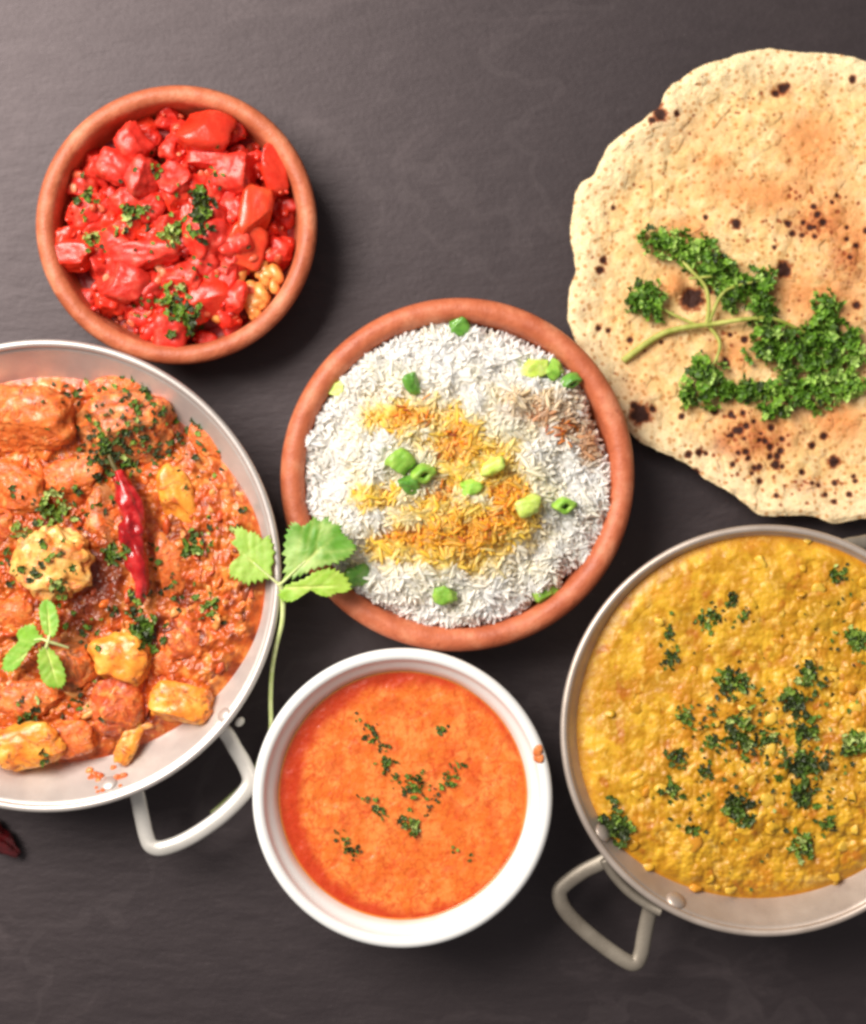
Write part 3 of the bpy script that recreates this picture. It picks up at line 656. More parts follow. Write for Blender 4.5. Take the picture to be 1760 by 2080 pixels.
ca, sa, ce, se = np.cos(az), np.sin(az), np.cos(el), np.sin(el)
Mx = np.stack([np.stack([ca*ce, -sa, -ca*se], -1), np.stack([sa*ce, ca, -sa*se], -1), np.stack([se, 0*se, ce], -1)], -2)*sc[:, None, None]
px, py = toPX(X, Y, Z); C2 = rice_col(px, py, RS.uniform(-.5, .8, NG))*RS.uniform(.96, 1.03, (NG, 1))
GV, GF, GC = scatter(tv, tf, Mx, np.stack([X, Y, Z], -1), C2)
V, F, C = merge([(ricebed[0], ricebed[1], C), (GV, GF, GC)])
mk('rice', V, F, M_rice, col=C, label='mound of white long grain rice stained yellow with saffron', cat='rice', kind='stuff')
reg('rice', GV, GF)
# saffron threads
parts = []
for k in range(70):
    cx, cy, sx, sy = [(840, 845, 40, 20), (925, 900, 30, 30), (900, 1088, 80, 25), (1020, 1010, 40, 30), (895, 1000, 18, 14), (1000, 1070, 50, 25), (1150, 870, 30, 22)][RS.randint(7)]
    x, y = cx+RS.normal()*sx*.7, cy+RS.normal()*sy*.7; p, n = drop('rice', x, y)
    if p is None: continue
    a = RS.uniform(0, 6.28); ln = RS.uniform(.0015, .004); d = np.array([math.cos(a), math.sin(a), RS.uniform(-.1, .3)])
    Q = np.array([p-d*ln/2, p+[0, 0, .0006], p+d*ln/2+[0, 0, .0002]])+[0, 0, .0003]
    v, f = tube(smooth_path(Q, 3), RS.uniform(.00022, .0004), 5); parts.append((v, f, lin((222, 110, 20)) if RS.rand() < .7 else lin((150, 60, 20))))
V, F, C = merge(parts); mk('saffron_threads', V, F, M_rice, col=C, label='thin orange saffron threads scattered over the rice', cat='saffron', kind='stuff')
# spring onion pieces
def onion(x, y, r, hgt, rz, tilt, mat, lb, hollow=True, e=6):
    p, n = drop('rice', x, y)
    if p is None: return
    th = np.arange(28)*2*math.pi/28; k = 1+.10*np.cos(4*th+rz)+.06*np.sin(3*th)
    ro = r*S; rn = ro*.34 if hollow else ro*.05; h = hgt*S/2
    prof = [(rn, -h), (ro*.92, -h), (ro, -h*.8), (ro*1.02, 0), (ro, h*.8), (ro*.92, h), (rn*1.15, h), (rn, h*.7)] if hollow else [(rn, -h), (ro*.88, -h), (ro, -h*.75), (ro*1.03, 0), (ro, h*.75), (ro*.86, h*.98), (ro*.5, h*.9), (rn, h*.86)]
    P = np.array(prof); V = np.stack([P[:, None, 0]*np.cos(th)*k, P[:, None, 0]*np.sin(th)*k*.85, np.repeat(P[:, 1:], 28, 1)], -1).reshape(-1, 3)
    i = np.arange(8)[:, None]; j = np.arange(28)[None]; F = np.stack([i*28+j, i*28+(j+1) % 28, ((i+1) % 8)*28+(j+1) % 28, ((i+1) % 8)*28+j], -1).reshape(-1, 4)
    if hollow: V = V*(1+.2*fbm3(V*260+x, 3, 3)[:, None])*[1, .8, .8]; V = V@rotm(rz, *tilt).T+p+[0, 0, r*S*.3]
    else: V, F = lump(p+[0, 0, r*S*.25], (r*S, hgt*S*.55, r*S*.62), rz=rz, e=3.6, amp=.3, freq=1.6, seed=int(x), sub=4, tilt=(tilt[0]*.3, tilt[1]*.4), cuts=5, fine=.06)
    mk('spring_onion_piece', V, F, mat, dish='rice', label=lb, cat='spring onion', group='green pieces scattered on the rice')
ON = [(930, 662, 22, 34, .3, (1.1, .2), M_oniond, 'dark green piece at the very top edge of the rice', 0),
 (684, 789, 21, 26, 0, (.3, .2), M_onionp, 'pale yellow green piece at the upper left edge of the rice', 0),
 (840, 780, 17, 40, .4, (1.3, .3), M_oniond, 'dark green sliver above the orange saffron patch', 0),
 (1086, 745, 26, 34, .2, (.4, .3), M_onionp, 'pale lime piece, leftmost of the trio by the upper right rim', 0),
 (1124, 752, 20, 30, .9, (.7, .2), M_onion, 'mid green piece in the middle of the upper right trio', 0),
 (1160, 774, 18, 26, .3, (.9, .2), M_oniond, 'small dark green piece, rightmost of the upper right trio', 1),
 (812, 938, 26, 40, .8, (.9, .3), M_onion, 'bright green piece, upper left one in the left centre cluster', 0),
 (860, 962, 23, 30, .2, (.5, .2), M_onion, 'green ring piece, right one in the left centre cluster', 1),
 (832, 985, 20, 34, .1, (.8, .5), M_oniond, 'darker green piece, lowest of the left centre cluster', 0),
 (1000, 950, 26, 26, .5, (.5, -.3), M_onionp, 'pale lime slice right of the rice centre', 0),
 (960, 990, 21, 28, .2, (.3, .3), M_onion, 'small green block just right of the rice centre', 0),
 (1073, 1028, 25, 34, .3, (.5, .2), M_onionp, 'lime green block on the right side of the saffron rice', 0),
 (1146, 1027, 21, 30, .1, (.3, .3), M_onion, 'round green ring near the right side of the rice', 1),
 (906, 1207, 23, 32, .1, (.4, .2), M_onion, 'square looking green block on the lower rice', 0),
 (1108, 1203, 25, 34, .4, (.5, .4), M_onion, 'green block at the lower right edge of the rice', 0),
 (727, 1168, 24, 40, .5, (.9, .5), M_oniond, 'dark green piece at the lower left rice edge by the coriander leaf', 0)]
for x, y, r, h, rz, tl, m, lb, ho in ON: onion(x, y, r, h, rz, tl, m, lb, bool(ho))

# --- flatbread
OUT = [(1520, 108), (1560, 102), (1620, 106), (1700, 113), (1760, 128), (1880, 165), (2010, 250), (2100, 380), (2140, 560), (2120, 720), (2050, 880), (1950, 985), (1850, 1040), (1760, 1052), (1722, 1057), (1690, 1064), (1650, 1050), (1600, 1048), (1545, 1046), (1512, 1022), (1480, 1000), (1440, 978), (1390, 942), (1330, 914), (1288, 888), (1245, 830), (1200, 750), (1158, 664), (1156, 600), (1170, 548), (1160, 490), (1162, 430), (1176, 378), (1205, 358), (1235, 300), (1290, 258), (1335, 225), (1352, 190), (1400, 150), (1450, 130)]
O = smooth_path(OUT+[OUT[0]], 12)[:-1]; bc = (1650, 580); bz = .011
ang = np.arctan2(-(O[:, 1]-bc[1]), O[:, 0]-bc[0]); rad = np.hypot(O[:, 0]-bc[0], O[:, 1]-bc[1])
od = np.argsort(ang); ang = ang[od]; rad = rad[od]
def bR(th):
    t = np.angle(np.exp(1j*th)); r = np.interp(t, ang, rad, period=2*math.pi)
    return (r+3.5*fbm2(np.cos(th)*22+9, np.sin(th)*22+9, 4, 141))*S*(H-bz)/H
cB = W(bc[0], bc[1], bz)
CH = [(1590, 180, 13), (1577, 190, 9), (1600, 174, 7), (1730, 163, 9), (1546, 190, 5), (1338, 238, 17), (1322, 250, 9), (1373, 236, 7), (1495, 457, 12), (1225, 530, 10), (1219, 550, 10), (1592, 549, 18), (1407, 606, 27), (1440, 592, 9), (1298, 842, 24), (1286, 826, 10), (1325, 832, 8), (1695, 938, 14), (1576, 944, 11), (1474, 738, 11), (1512, 690, 8), (1434, 442, 6), (1245, 424, 6), (1215, 668, 7), (1236, 672, 6), (1280, 690, 7), (1518, 490, 5), (1652, 420, 7), (1601, 455, 9), (1610, 475, 8), (1660, 437, 8), (1672, 452, 9), (1646, 462, 8), (1632, 452, 6), (1690, 412, 6), (1705, 400, 5), (1630, 478, 6), (1655, 480, 6), (1604, 398, 5), (1625, 400, 5), (1738, 500, 8), (1760, 470, 7), (1418, 920, 9), (1740, 620, 9)]
rs = np.random.RandomState(5)
for _ in range(46): CH.append((1520+rs.normal()*58, 895+rs.normal()*42, rs.uniform(4, 9)))
for _ in range(30): CH.append((1670+rs.normal()*60, 450+rs.normal()*45, rs.uniform(3, 6)))
for _ in range(24): CH.append((1650+rs.normal()*60, 985+rs.normal()*28, rs.uniform(3, 7)))
for _ in range(20): CH.append((1540+rs.normal()*60, 715+rs.normal()*25, rs.uniform(3, 6)))
for _ in range(230): CH.append((rs.uniform(1180, 1780), rs.uniform(130, 1040), rs.uniform(2, 3.8)))
CH = np.array(CH)
def charm(px, py):
    m = np.zeros(px.shape); w = 1+.35*fbm2(px/9, py/9, 3, 151)
    for x, y, r in CH:
        s = (np.abs(px-x) < 2.2*r) & (np.abs(py-y) < 2.2*r)
        if s.any():
            d = np.hypot(px[s]-x, (py[s]-y))/(r*w[s]); v = ss(1.25, .55, d)*(1 if r > 5 else .62); m[s] = np.maximum(m[s], v)
    return m
def bread_z(px, py):
    e = 0
    z = .011+.0042*fbm2(px/330+3, py/330, 3, 161)+.0011*fbm2(px/60, py/60, 4, 162)
    z = z+.006*ss(1.3, .2, np.hypot((px-1380)/110, (py-590)/70))*0
    z = z+.0036*ss(1.0, .1, np.hypot((px-1368)/36, (py-582)/34))
    f1, f2, iv = worley(px/26, py/26, 25); z = z+.0007*ss(1.0, .1, f1)*(iv > .5)
    f1, f2, iv = worley(px/11, py/11, 26); z = z-.0002*np.clip(1-f1*1.8, 0, 1)*(iv > .5)
    z = z+.0011*np.exp(-((py-(470+.45*(px-1430)))/9)**2)*ss(1380, 1420, px)*ss(1600, 1540, px)
    return z
nr, nt = 300, 1100
thv = np.arange(nt)*2*math.pi/nt; tt = (np.arange(1, nr+1)/nr)**.72
TT, THH = np.meshgrid(tt, thv, indexing='ij'); RR_ = bR(THH)*TT
X = cB[0]+RR_*np.cos(THH); Y = cB[1]+RR_*np.sin(THH); px, py = toPX(X, Y, bz)
Z = bread_z(px, py); cm = charm(px, py); Z = Z-.0004*cm
edge = ss(.965, 1.0, TT); lift = .0028*ss(.80, .97, TT)*(1+.6*fbm2(np.cos(THH)*4, np.sin(THH)*4, 3, 171))
Z = Z+lift-.0012*edge**2
c0 = lin((232, 192, 130)); a = fbm2(px/90, py/90, 4, 181); b_ = fbm2(px/18, py/18, 4, 182)
C = mixc(np.tile(c0, px.shape+(1,)), lin((240, 208, 154)), ss(-.2, .4, b_))
C = mixc(C, lin((232, 184, 128)), ss(.0, .5, a)*.6)
tz = np.maximum.reduce([ss(1.2, .1, np.hypot((px-x)/rx, (py-y)/ry)-.35*a) for x, y, rx, ry in ((1655, 290, 100, 95), (1560, 400, 160, 60), (1280, 800, 60, 40), (1660, 450, 110, 70), (1730, 520, 80, 110), (1540, 880, 150, 75), (1480, 900, 60, 50), (1650, 600, 140, 80), (1500, 720, 90, 60), (1450, 330, 40, 22), (1700, 850, 90, 50), (1368, 582, 36, 34), (1400, 470, 80, 40))])
C = mixc(C, lin((222, 142, 80)), tz*.85*ss(-.6, .3, b_+.3))
tz2 = np.maximum.reduce([ss(1.1, .1, np.hypot((px-x)/rx, (py-y)/ry)-.4*b_) for x, y, rx, ry in ((1530, 895, 85, 50), (1655, 455, 60, 36), (1720, 530, 50, 60), (1470, 905, 40, 30), (1338, 240, 34, 26), (1590, 185, 34, 20), (1300, 842, 50, 34), (1640, 990, 60, 26))])
C = mixc(C, lin((184, 100, 54)), tz2*.7); f1, f2, iv = worley(px/12, py/12, 77); C = mixc(C, lin((132, 62, 28)), ss(.34, .16, f1)*tz2*.8)
C = mixc(C, lin((248, 226, 184)), ss(.78, .97, TT)*.75)  # bright edge highlights painted into the bread colour
f1, f2, iv = worley(px/16, py/16, 33); C = mixc(C, lin((188, 124, 60)), ss(.32, .16, f1)*(iv > .56)*.8)
f1, f2, iv = worley(px/9, py/9, 34); C = mixc(C, lin((206, 150, 92)), ss(.34, .14, f1)*(iv > .55)*.5)
C = mixc(C, lin((150, 70, 30)), ss(0, .5, cm)*.9); C = mixc(C, lin((44, 18, 14)), ss(.55, 1., cm)*.95)
top = np.stack([X, Y, Z], -1).reshape(-1, 3); bot = np.stack([X, Y, Z-.0015+.0006*edge], -1).reshape(-1, 3)
i = np.arange(nr-1)[:, None]; j = np.arange(nt)[None]
Ft = np.stack([i*nt+j, (i+1)*nt+j, (i+1)*nt+(j+1) % nt, i*nt+(j+1) % nt], -1).reshape(-1, 4); n0 = nr*nt
Fb = Ft[:, ::-1]+n0; j = np.arange(nt); e0 = (nr-1)*nt
Fe = np.stack([e0+j, n0+e0+j, n0+e0+(j+1) % nt, e0+(j+1) % nt], -1)
cz = Z[0].mean(); V = np.concatenate([top, bot, [[cB[0], cB[1], cz], [cB[0], cB[1], cz-.0022]]])
Tt = np.stack([np.full(nt, 2*n0), j, (j+1) % nt], -1); Tb = np.stack([np.full(nt, 2*n0+1), n0+(j+1) % nt, n0+j], -1)
CC = np.concatenate([C.reshape(-1, 3), C.reshape(-1, 3)*.9, [c0, c0]])
mk('flatbread', V, [np.concatenate([Ft, Fb, Fe]), np.concatenate([Tt, Tb])], M_bread, col=CC, label='large round pale flatbread with brown char spots at the upper right', cat='flatbread')
reg('bread', top, Ft)

# ------------------------------------------------------------------ greens
def ruffle(seed, nseg=14):
    rs = np.random.RandomState(seed); th = np.arange(nseg)*2*math.pi/nseg
    V = [[0, 0, 0]]
    for rr, am in ((.5, .18), (1., .55)):
        ph = rs.uniform(0, 6); lob = 1+.22*np.cos(5*th+ph)*(rr > .6)+rs.normal(size=nseg)*.08
        z = am*np.sin(4*th+ph)*.6+am*rs.normal(size=nseg)*.35+.25*rr*rr
        V += np.stack([rr*lob*np.cos(th), rr*lob*np.sin(th), z], -1).tolist()
    F = [[0, 1+k, 1+(k+1) % nseg] for k in range(nseg)]
    for k in range(nseg):
        a, b = 1+k, 1+(k+1) % nseg; F += [[a, a+nseg, b+nseg], [a, b+nseg, b]]
    return np.array(V), np.array(F)
RUF = [ruffle(k) for k in range(5)]
def randrot(n, tilt=.6):
    return np.array([rotm(RS.uniform(0, 6.28), RS.normal()*tilt, RS.normal()*tilt) for _ in range(n)])
GREENS = [lin((72, 96, 26)), lin((96, 128, 36)), lin((54, 66, 26)), lin((130, 158, 58)), lin((172, 188, 104))]
def herb_parts(dish, items, pal=(.3, .3, .2, .15, .05), lift=.0004, size=(3.5, 8)):
    """items (x, y, spread, count)"""
    out = []
    for x, y, sp, ct in items:
        for _ in range(ct):
            xx, yy = x+RS.normal()*sp, y+RS.normal()*sp; p, n = drop(dish, xx, yy)
            if p is None: continue
            r = RS.uniform(*size)*S; tv, tf = RUF[RS.randint(5)]; M = rotm(RS.uniform(0, 6.28), RS.normal()*.45, RS.normal()*.45)
            v = (tv*[r, r*RS.uniform(.5, 1), r*.8])@M.T+p+[0, 0, lift+r*.25]; out.append((v, tf, GREENS[RS.choice(5, p=pal)]*RS.uniform(.8, 1.15)))
    return out
def herbs(name, dish, items, lb, **kw):
    V, F, C = merge(herb_parts(dish, items, **kw)); mk(name, V, F, M_herb, col=C, smooth=False, label=lb, cat='chopped herbs', kind='stuff')
def clump(dish, x, y, r, lb, grp, pal=(.3, .35, .15, .15, .05), n=8):
    pr = herb_parts(dish, [(x, y, r*.52, int(n*1.7))], pal, size=(r*.16, r*.42))
    if pr:
        V, F, C = merge(pr); mk('parsley_fragment', V, F, M_herb, col=C, smooth=False, label=lb, cat='parsley', group=grp)
DARK = (.3, .2, .42, .06, .02); BR = (.12, .3, .08, .32, .18)
# tomatoes
G = 'herb fragments on the tomatoes'
for x, y, r, n, lb, pal in [
 (408, 405, 34, 16, 'large dark green herb leaf cluster right of the tomato heap centre, upper part', DARK),
 (415, 450, 32, 16, 'dark green herb leaf cluster just under the large one on the tomatoes', DARK),
 (270, 440, 28, 14, 'light green herb cluster left of the tomato heap centre', BR),
 (343, 474, 28, 14, 'light green herb cluster at the middle of the tomato heap', BR),
 (178, 408, 24, 9, 'small green herb bit at the far left of the tomato heap', BR),
 (186, 484, 20, 8, 'small green herb bit below the far left one on the tomatoes', BR),
 (352, 612, 30, 15, 'bright green herb cluster near the bottom of the tomatoes', BR),
 (388, 645, 32, 15, 'dark green herb leaf lowest on the tomatoes', (.35, .35, .2, .08, .02)),
 (318, 345, 18, 6, 'tiny green herb bit on the pale ribbed tomato', BR)]: clump('tom', x, y, r, lb, G, pal, n)
herbs('chopped_herbs', 'tom', [(340, 440, 60, 26), (370, 560, 30, 14), (285, 625, 14, 9), (430, 550, 12, 5), (430, 350, 22, 8), (230, 470, 40, 8)], 'tiny green herb flecks sprinkled over the chopped tomatoes', size=(2.2, 5.5))
# curry
G = 'herb fragments in the curry'
for x, y, r, n, lb, pal in [
 (295, 1285, 34, 18, 'dark green herb cluster above the rounded golden potato', (.35, .3, .25, .08, .02)),
 (232, 1120, 26, 12, 'green herb bits touching the left side of the red chili', (.3, .3, .2, .15, .05)),
 (112, 1035, 30, 14, 'green herb cluster above the pale cauliflower', BR),
 (402, 1108, 28, 12, 'green herb cluster right of the chili by the coriander leaf', (.3, .35, .2, .1, .05)),
 (428, 1226, 22, 10, 'green herb bit below the left coriander leaf', BR),
 (60, 1452, 24, 10, 'dark green herb bit at the lower left of the curry', DARK),
 (42, 1078, 18, 8, 'green herb bit at the left above the cauliflower', BR),
 (118, 1195, 20, 8, 'bright green herb bit at the lower edge of the cauliflower', BR)]: clump('cur', x, y, r, lb, G, pal, n)
herbs('chopped_herbs', 'cur', [(250, 860, 60, 60), (340, 890, 40, 44), (200, 910, 30, 44), (250, 925, 34, 44), (280, 830, 34, 34), (140, 800, 30, 12), (80, 1010, 30, 16), (140, 1040, 25, 14), (110, 1150, 45, 26), (30, 1180, 25, 12), (450, 1050, 25, 10), (320, 1120, 20, 8), (180, 1260, 25, 16), (410, 1230, 30, 8), (280, 1240, 22, 18), (150, 1430, 25, 10), (95, 1550, 14, 9), (440, 960, 30, 6), (350, 1200, 20, 8), (210, 1010, 20, 6), (20, 1130, 20, 8)], 'dark green chopped herb flecks stirred through the orange curry', pal=(.25, .2, .42, .1, .03), size=(2.5, 9))
# soup
G = 'herb fragments on the soup'
for x, y, r, n, lb, pal in [
 (838, 1678, 25, 12, 'bright green parsley leaf just below the centre of the soup', BR),
 (842, 1590, 20, 11, 'green herb bit at the bend of the herb line in the soup', (.3, .3, .25, .1, .05)),
 (760, 1495, 17, 9, 'green herb bit at the upper end of the herb line in the soup', (.3, .3, .25, .1, .05)),
 (785, 1550, 18, 10, 'green herb bit midway down the herb line in the soup', (.3, .3, .25, .1, .05)),
 (716, 1728, 16, 9, 'dark herb bit at the lower left of the soup', DARK),
 (766, 1641, 16, 8, 'dark herb bit left of the soup centre', DARK),
 (904, 1484, 13, 6, 'lone dark herb bit at the upper right of the soup', DARK),
 (908, 1580, 17, 9, 'green herb bit on the right arm of the herb line in the soup', (.3, .3, .25, .1, .05))]: clump('soup', x, y, r, lb, G, pal, n)
herbs('chopped_herbs', 'soup', [(750, 1475, 7, 8), (775, 1520, 7, 10), (800, 1580, 8, 12), (825, 1605, 7, 8), (855, 1570, 6, 6), (880, 1610, 8, 10), (925, 1560, 7, 9), (940, 1548, 5, 4), (865, 1650, 8, 6), (735, 1622, 6, 5), (782, 1655, 5, 4), (680, 1695, 6, 6), (700, 1712, 6, 5), (930, 1730, 7, 3), (960, 1735, 5, 2), (725, 1462, 5, 2)], 'fine chopped green herbs forming a V shape on the soup', pal=(.3, .25, .35, .08, .02), size=(2.2, 5))
# dal
G = 'parsley fragments on the lentil stew'
DL = [(1484, 1222, 17, 'small dark parsley bit at the top left of the stew garnish'), (1440, 1256, 20, 'curled green parsley bit at the upper left of the stew'), (1512, 1246, 12, 'tiny parsley bit right of the topmost one on the stew'), (1362, 1285, 13, 'dark parsley bit high on the left part of the stew'), (1365, 1336, 16, 'dark parsley bit beside the pale fleck on the left of the stew'), (1480, 1382, 26, 'green parsley cluster in the upper middle of the stew'), (1505, 1395, 20, 'dark parsley cluster right beside the upper middle one'), (1640, 1372, 26, 'curly parsley cluster in the upper right half of the stew'), (1612, 1420, 28, 'large dark green parsley cluster right of the stew middle'), (1740, 1300, 26, 'bright parsley cluster at the right frame edge on the stew'), (1640, 1478, 26, 'green parsley cluster below the large dark one'), (1390, 1455, 18, 'light green parsley bit left of the stew middle'), (1500, 1470, 26, 'grey green parsley cluster in the stew middle'), (1515, 1512, 24, 'dark parsley cluster just under the middle of the stew'), (1372, 1537, 20, 'dark parsley bit at the lower left of the garnish'), (1432, 1566, 15, 'tiny dark parsley bit above the lower cluster on the stew'), (1622, 1562, 34, 'big dark green parsley cluster low on the right'), (1738, 1505, 30, 'bright green parsley cluster by the right frame edge, lower'), (1370, 1608, 20, 'olive parsley bit low on the left of the stew'), (1495, 1640, 30, 'dark green parsley cluster low in the stew centre'), (1630, 1620, 26, 'dark parsley cluster directly below the big low right one'), (1248, 1678, 34, 'dark parsley clump by the pan wall at the lower left rivet'), (1402, 1682, 16, 'faint green parsley bit low in the stew'), (1680, 1672, 18, 'small parsley bit at the lower right of the stew'), (1628, 1724, 25, 'bright green parsley bit lowest on the stew'), (1700, 1170, 18, 'olive parsley bit near the top right pan wall'), (1560, 1500, 20, 'green parsley bit right of the middle clusters'), (1450, 1505, 18, 'olive parsley bit left of the middle clusters')]
for k, (x, y, r, lb) in enumerate(DL):
    clump('dal', x, y, r, lb, G, BR if ('bright' in lb or 'light' in lb) else (DARK if 'dark' in lb else (.3, .35, .2, .12, .03)), 8+int(r/3))
herbs('chopped_herbs', 'dal', [(1500, 1400, 40, 24), (1480, 1490, 50, 46), (1560, 1520, 50, 40), (1630, 1420, 40, 34), (1640, 1500, 45, 34), (1700, 1320, 40, 20), (1400, 1480, 35, 14), (1500, 1620, 40, 18), (1640, 1620, 40, 24), (1720, 1180, 25, 10), (1460, 1240, 40, 12), (1360, 1320, 16, 8), (1700, 1560, 40, 20), (1560, 1700, 70, 14), (1380, 1640, 40, 10), (1480, 1440, 30, 16)], 'tiny dark green herb flecks sprinkled over the yellow lentil stew', pal=(.28, .22, .38, .09, .03), size=(2.2, 6))

# curly parsley on the bread
rt = empty('parsley_sprig', W(1430, 660, .012), label='fresh curly green parsley sprig lying on the flatbread', cat='parsley')
def pstem(P, r0, r1):
    Q = smooth_path([W(*p) for p in P], 6); V, F = tube(Q, np.linspace(r0, r1, len(Q)), 9); mk('stem', V, F, M_pstem, rt)
def bzv(x, y, dz=.002):
    p, n = drop('bread', x, y); return (x, y, (p[2] if p is not None else .012)+dz)
pstem([bzv(1266, 733, .0018), bzv(1310, 700, .002), bzv(1350, 676, .0025), bzv(1400, 664, .003), bzv(1450, 658, .004), bzv(1520, 648, .005), bzv(1580, 650, .003), bzv(1660, 690, .001)], .0014, .0007)
pstem([bzv(1436, 660, .004), bzv(1440, 620, .006), bzv(1432, 580, .006), bzv(1400, 545, .006), bzv(1370, 510, .001)], .0009, .0006)
pstem([bzv(1440, 658, .004), bzv(1465, 600, .006), bzv(1500, 580, .006), bzv(1560, 570, .001)], .0008, .0005)
pstem([bzv(1440, 662, .003), bzv(1462, 695, .003), bzv(1455, 730, .003), bzv(1430, 770, .004)], .0008, .0005)
pstem([bzv(1420, 662, .003), bzv(1370, 640, .004), bzv(1325, 615, .001)], .0007, .0004)
pstem([bzv(1400, 566, .006), bzv(1440, 562, .006), bzv(1480, 560, .001)], .0006, .0004)
PC = [(1330, 487, 26), (1352, 500, 28), (1385, 496, 28), (1420, 512, 28), (1392, 530, 20), (1440, 535, 28), (1465, 548, 24), (1428, 560, 18), (1490, 570, 24), (1510, 595, 26), (1545, 570, 26), (1468, 585, 20), (1545, 605, 28), (1480, 618, 16), (1550, 640, 22), (1312, 595, 26), (1300, 620, 24), (1335, 625, 24), (1545, 670, 24), (1575, 690, 26), (1545, 712, 28), (1590, 725, 30), (1618, 695, 28), (1670, 620, 28), (1668, 650, 28), (1650, 680, 24), (1690, 680, 28), (1640, 730, 30), (1680, 720, 30), (1725, 690, 26), (1735, 725, 28), (1700, 760, 30), (1650, 770, 30), (1600, 770, 24), (1725, 780, 28), (1690, 800, 26), (1620, 805, 28), (1580, 820, 26), (1545, 800, 26), (1510, 795, 22), (1425, 750, 28), (1415, 780, 28), (1450, 770, 26), (1440, 800, 24), (1480, 795, 18), (1395, 805, 14), (1650, 815, 22), (1560, 840, 16)]
for k, (x, y, r) in enumerate(PC):
    n = int(6+r*.75); bright = (x > 1640 and 720 < y < 790) or y < 540 and RS.rand() < .4
    p, _ = drop('bread', x, y)
    if p is None: continue
    parts = []
    for q in range(n):
        d = RS.normal(size=3); d /= np.linalg.norm(d); d[2] = abs(d[2]); rr = r*S
        pos = p+[0, 0, .0018]+d*[rr, rr, rr*.8]*RS.uniform(.3, 1.28); s = RS.uniform(6, 13)*S
        qn = np.array(Vector((0, 0, 1)).rotation_difference(Vector(d)).to_matrix())@rotm(RS.uniform(0, 6.28), RS.normal()*.35, RS.normal()*.35)
        tv, tf = RUF[RS.randint(5)]; cl = GREENS[RS.choice(5, p=(.05, .2, .0, .4, .35) if bright else (.18, .40, .07, .25, .10))]*RS.uniform(.9, 1.3)*[.9, 1.12, .8]; cl = cl[None]*(np.array([.6]+[.8]*14+[1.25]*14))[:, None]  # yellow-green shares of the palette paint highlights onto the leaves
        parts.append(((tv*[s, s*.9, s*1.0])@qn.T+pos, tf, cl))
    V, F, C = merge(parts); mk('leaf_cluster', V, F, M_herb, rt, col=C, smooth=False)

# broad coriander leaves
def leaf(outline, base, tip, zf, parent, c1, c2, seed):
    P = np.array(outline, float); Pn = np.vstack([P, P[:1]]); P = smooth_path(Pn, 4)[:-1]
    rs = np.random.RandomState(seed); cc_ = P.mean(0); dd_ = P-cc_; P = cc_+dd_*(1+(np.where(np.arange(len(P)) % 2, .08, -.05)+rs.normal(size=len(P))*.02)[:, None])
    cen = P.mean(0); n = len(P); ks = np.linspace(0, 1, 12)[1:]
    pts = np.concatenate([[cen]]+[cen+(P-cen)*k for k in ks]); b = np.array(base, float); t = np.array(tip, float); ax = (t-b)/np.linalg.norm(t-b); nrm = np.array([-ax[1], ax[0]])
    u = (pts-b)@ax/np.linalg.norm(t-b); v = (pts-b)@nrm
    vein = np.exp(-(v/2.2)**2)*ss(1.05, .5, u); side = np.zeros(len(pts))
    for q in (.15, .35, .55):
        for sg in (1, -1):
            L = (v*sg); side = np.maximum(side, np.exp(-((u-q)*60-L*.55)**2/6.0)*(L > 0)*.6)
    z = zf(u, v)-.0005*vein-.0002*side+.0004*fbm2(pts[:, 0]/14, pts[:, 1]/14, 3, seed)
    V = WV(pts, z); C = mixc(np.tile(lin(c1), (len(pts), 1)), lin(c2), ss(-.4, .5, fbm2(pts[:, 0]/30, pts[:, 1]/30, 3, seed+3)+(u-.5)*.5)); C = mixc(C, lin((214, 222, 130)), np.clip(vein*.75+side*.4, 0, .85))
    j = np.arange(n); T0 = np.stack([0*j, 1+j, 1+(j+1) % n], -1); Q = []
    for k in range(len(ks)-1): Q.append(np.stack([1+k*n+j, 1+(k+1)*n+j, 1+(k+1)*n+(j+1) % n, 1+k*n+(j+1) % n], -1))
    V2 = V.copy(); V2[:, 2] -= .00025; m = len(V); e = 1+(len(ks)-1)*n
    Fe = np.stack([e+j, m+e+j, m+e+(j+1) % n, e+(j+1) % n], -1); Q = np.concatenate(Q)
    mk('leaf', np.concatenate([V, V2]), [np.concatenate([Q, Q[:, ::-1]+m, Fe]), np.concatenate([T0, T0[:, ::-1]+m])], M_leaf, parent, col=np.concatenate([C, C]))
rt = empty('coriander_sprig', W(568, 1186, .047), label='coriander sprig with broad pale green leaves hanging over the curry pan rim', cat='coriander', group='coriander sprigs')
leaf([(548, 1173), (557, 1130), (552, 1100), (545, 1088), (533, 1095), (522, 1084), (505, 1080), (487, 1071), (476, 1080), (479, 1094), (470, 1103), (482, 1114), (487, 1128), (476, 1138), (466, 1152), (468, 1168), (482, 1176), (500, 1185), (524, 1180)], (552, 1176), (472, 1105), lambda u, v: .0478-.0005*u-v*v*4e-7, rt, (150, 190, 70), (166, 200, 84), 3)
leaf([(578, 1180), (579, 1150), (578, 1115), (584, 1082), (592, 1066), (604, 1062), (614, 1070), (628, 1062), (640, 1050), (652, 1060), (664, 1050), (676, 1064), (690, 1066), (696, 1082), (710, 1094), (722, 1112), (714, 1128), (692, 1140), (662, 1148), (632, 1158), (604, 1172)], (580, 1178), (690, 1080), lambda u, v: .0478+.001*np.sin(u*3)-.0040*np.clip(u-.5, 0, 1)+v*.00001, rt, (168, 198, 110), (92, 150, 32), 4)
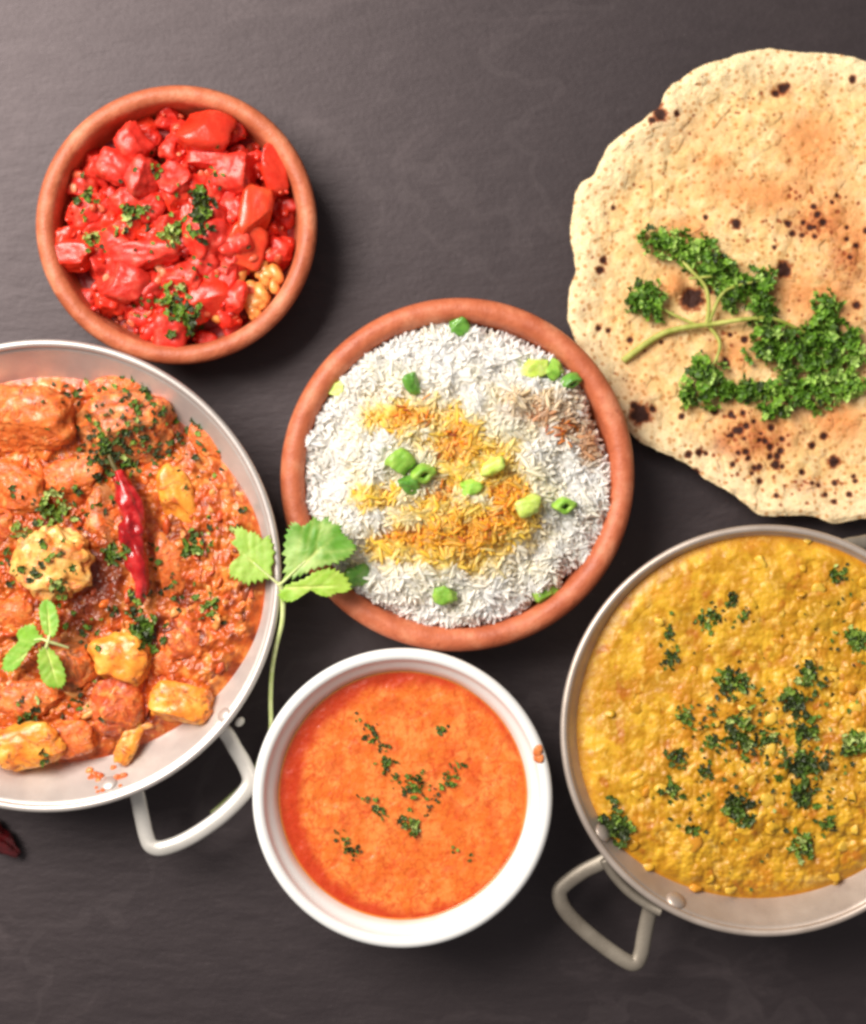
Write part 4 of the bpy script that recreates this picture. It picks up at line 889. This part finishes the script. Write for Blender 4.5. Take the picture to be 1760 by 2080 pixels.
leaf([(572, 1196), (590, 1186), (618, 1176), (640, 1162), (662, 1156), (684, 1158), (700, 1170), (714, 1192), (700, 1204), (684, 1204), (668, 1212), (648, 1208), (630, 1198), (618, 1206), (600, 1219), (580, 1221), (569, 1212)], (572, 1194), (712, 1190), lambda u, v: .0474+.0006*np.sin(u*4), rt, (150, 194, 56), (166, 198, 70), 5)
def stemtube(P, r0, r1, rt, m=None):
    Q = smooth_path([W(*p) for p in P], 6); V, F = tube(Q, np.linspace(r0, r1, len(Q)), 9); mk('stem', V, F, m or M_stem, rt)
stemtube([(568, 1188, .0475), (580, 1178, .048), (598, 1160, .048), (622, 1138, .0482)], .0006, .0003, rt)
stemtube([(568, 1188, .0475), (556, 1178, .048), (535, 1160, .048), (515, 1142, .048)], .0006, .0003, rt)
stemtube([(568, 1184, .0478), (574, 1205, .046), (574, 1260, .044), (562, 1310, .041), (553, 1360, .038), (550, 1420, .034), (550, 1482, .028), (536, 1520, .014), (518, 1562, .005), (500, 1588, .0025), (462, 1624, .002), (430, 1652, .0018)], .0010, .0008, rt)
zb = .0475
rt = empty('coriander_sprig', W(98, 1300, zb), label='three leaf green sprig lying on the lower left of the curry', cat='coriander', group='coriander sprigs')
leaf([(100, 1296), (88, 1282), (83, 1262), (80, 1240), (84, 1226), (94, 1218), (106, 1224), (114, 1236), (119, 1256), (118, 1276), (110, 1292)], (102, 1296), (96, 1220), lambda u, v: zb-.001*u+v*v*3e-6*0, rt, (140, 186, 60), (120, 180, 54), 6)
leaf([(94, 1299), (80, 1288), (70, 1270), (56, 1270), (40, 1278), (34, 1290), (38, 1302), (24, 1316), (10, 1334), (5, 1352), (14, 1364), (30, 1362), (44, 1346), (58, 1324), (74, 1306)], (92, 1300), (12, 1358), lambda u, v: zb-.003*u, rt, (134, 184, 52), (150, 206, 84), 7)
leaf([(96, 1314), (84, 1318), (78, 1338), (80, 1362), (86, 1382), (98, 1394), (114, 1398), (128, 1394), (134, 1378), (128, 1352), (114, 1328)], (94, 1314), (118, 1396), lambda u, v: zb-.0015*u, rt, (156, 190, 66), (110, 168, 42), 8)
stemtube([(94, 1316, zb), (98, 1303, zb+.0008), (101, 1290, zb)], .0007, .0005, rt)
stemtube([(98, 1303, zb+.0008), (84, 1298, zb), (70, 1300, zb-.0005)], .0006, .0003, rt)
stemtube([(98, 1303, zb+.0006), (115, 1308, zb-.001), (140, 1316, zb-.004)], .0007, .0005, rt)
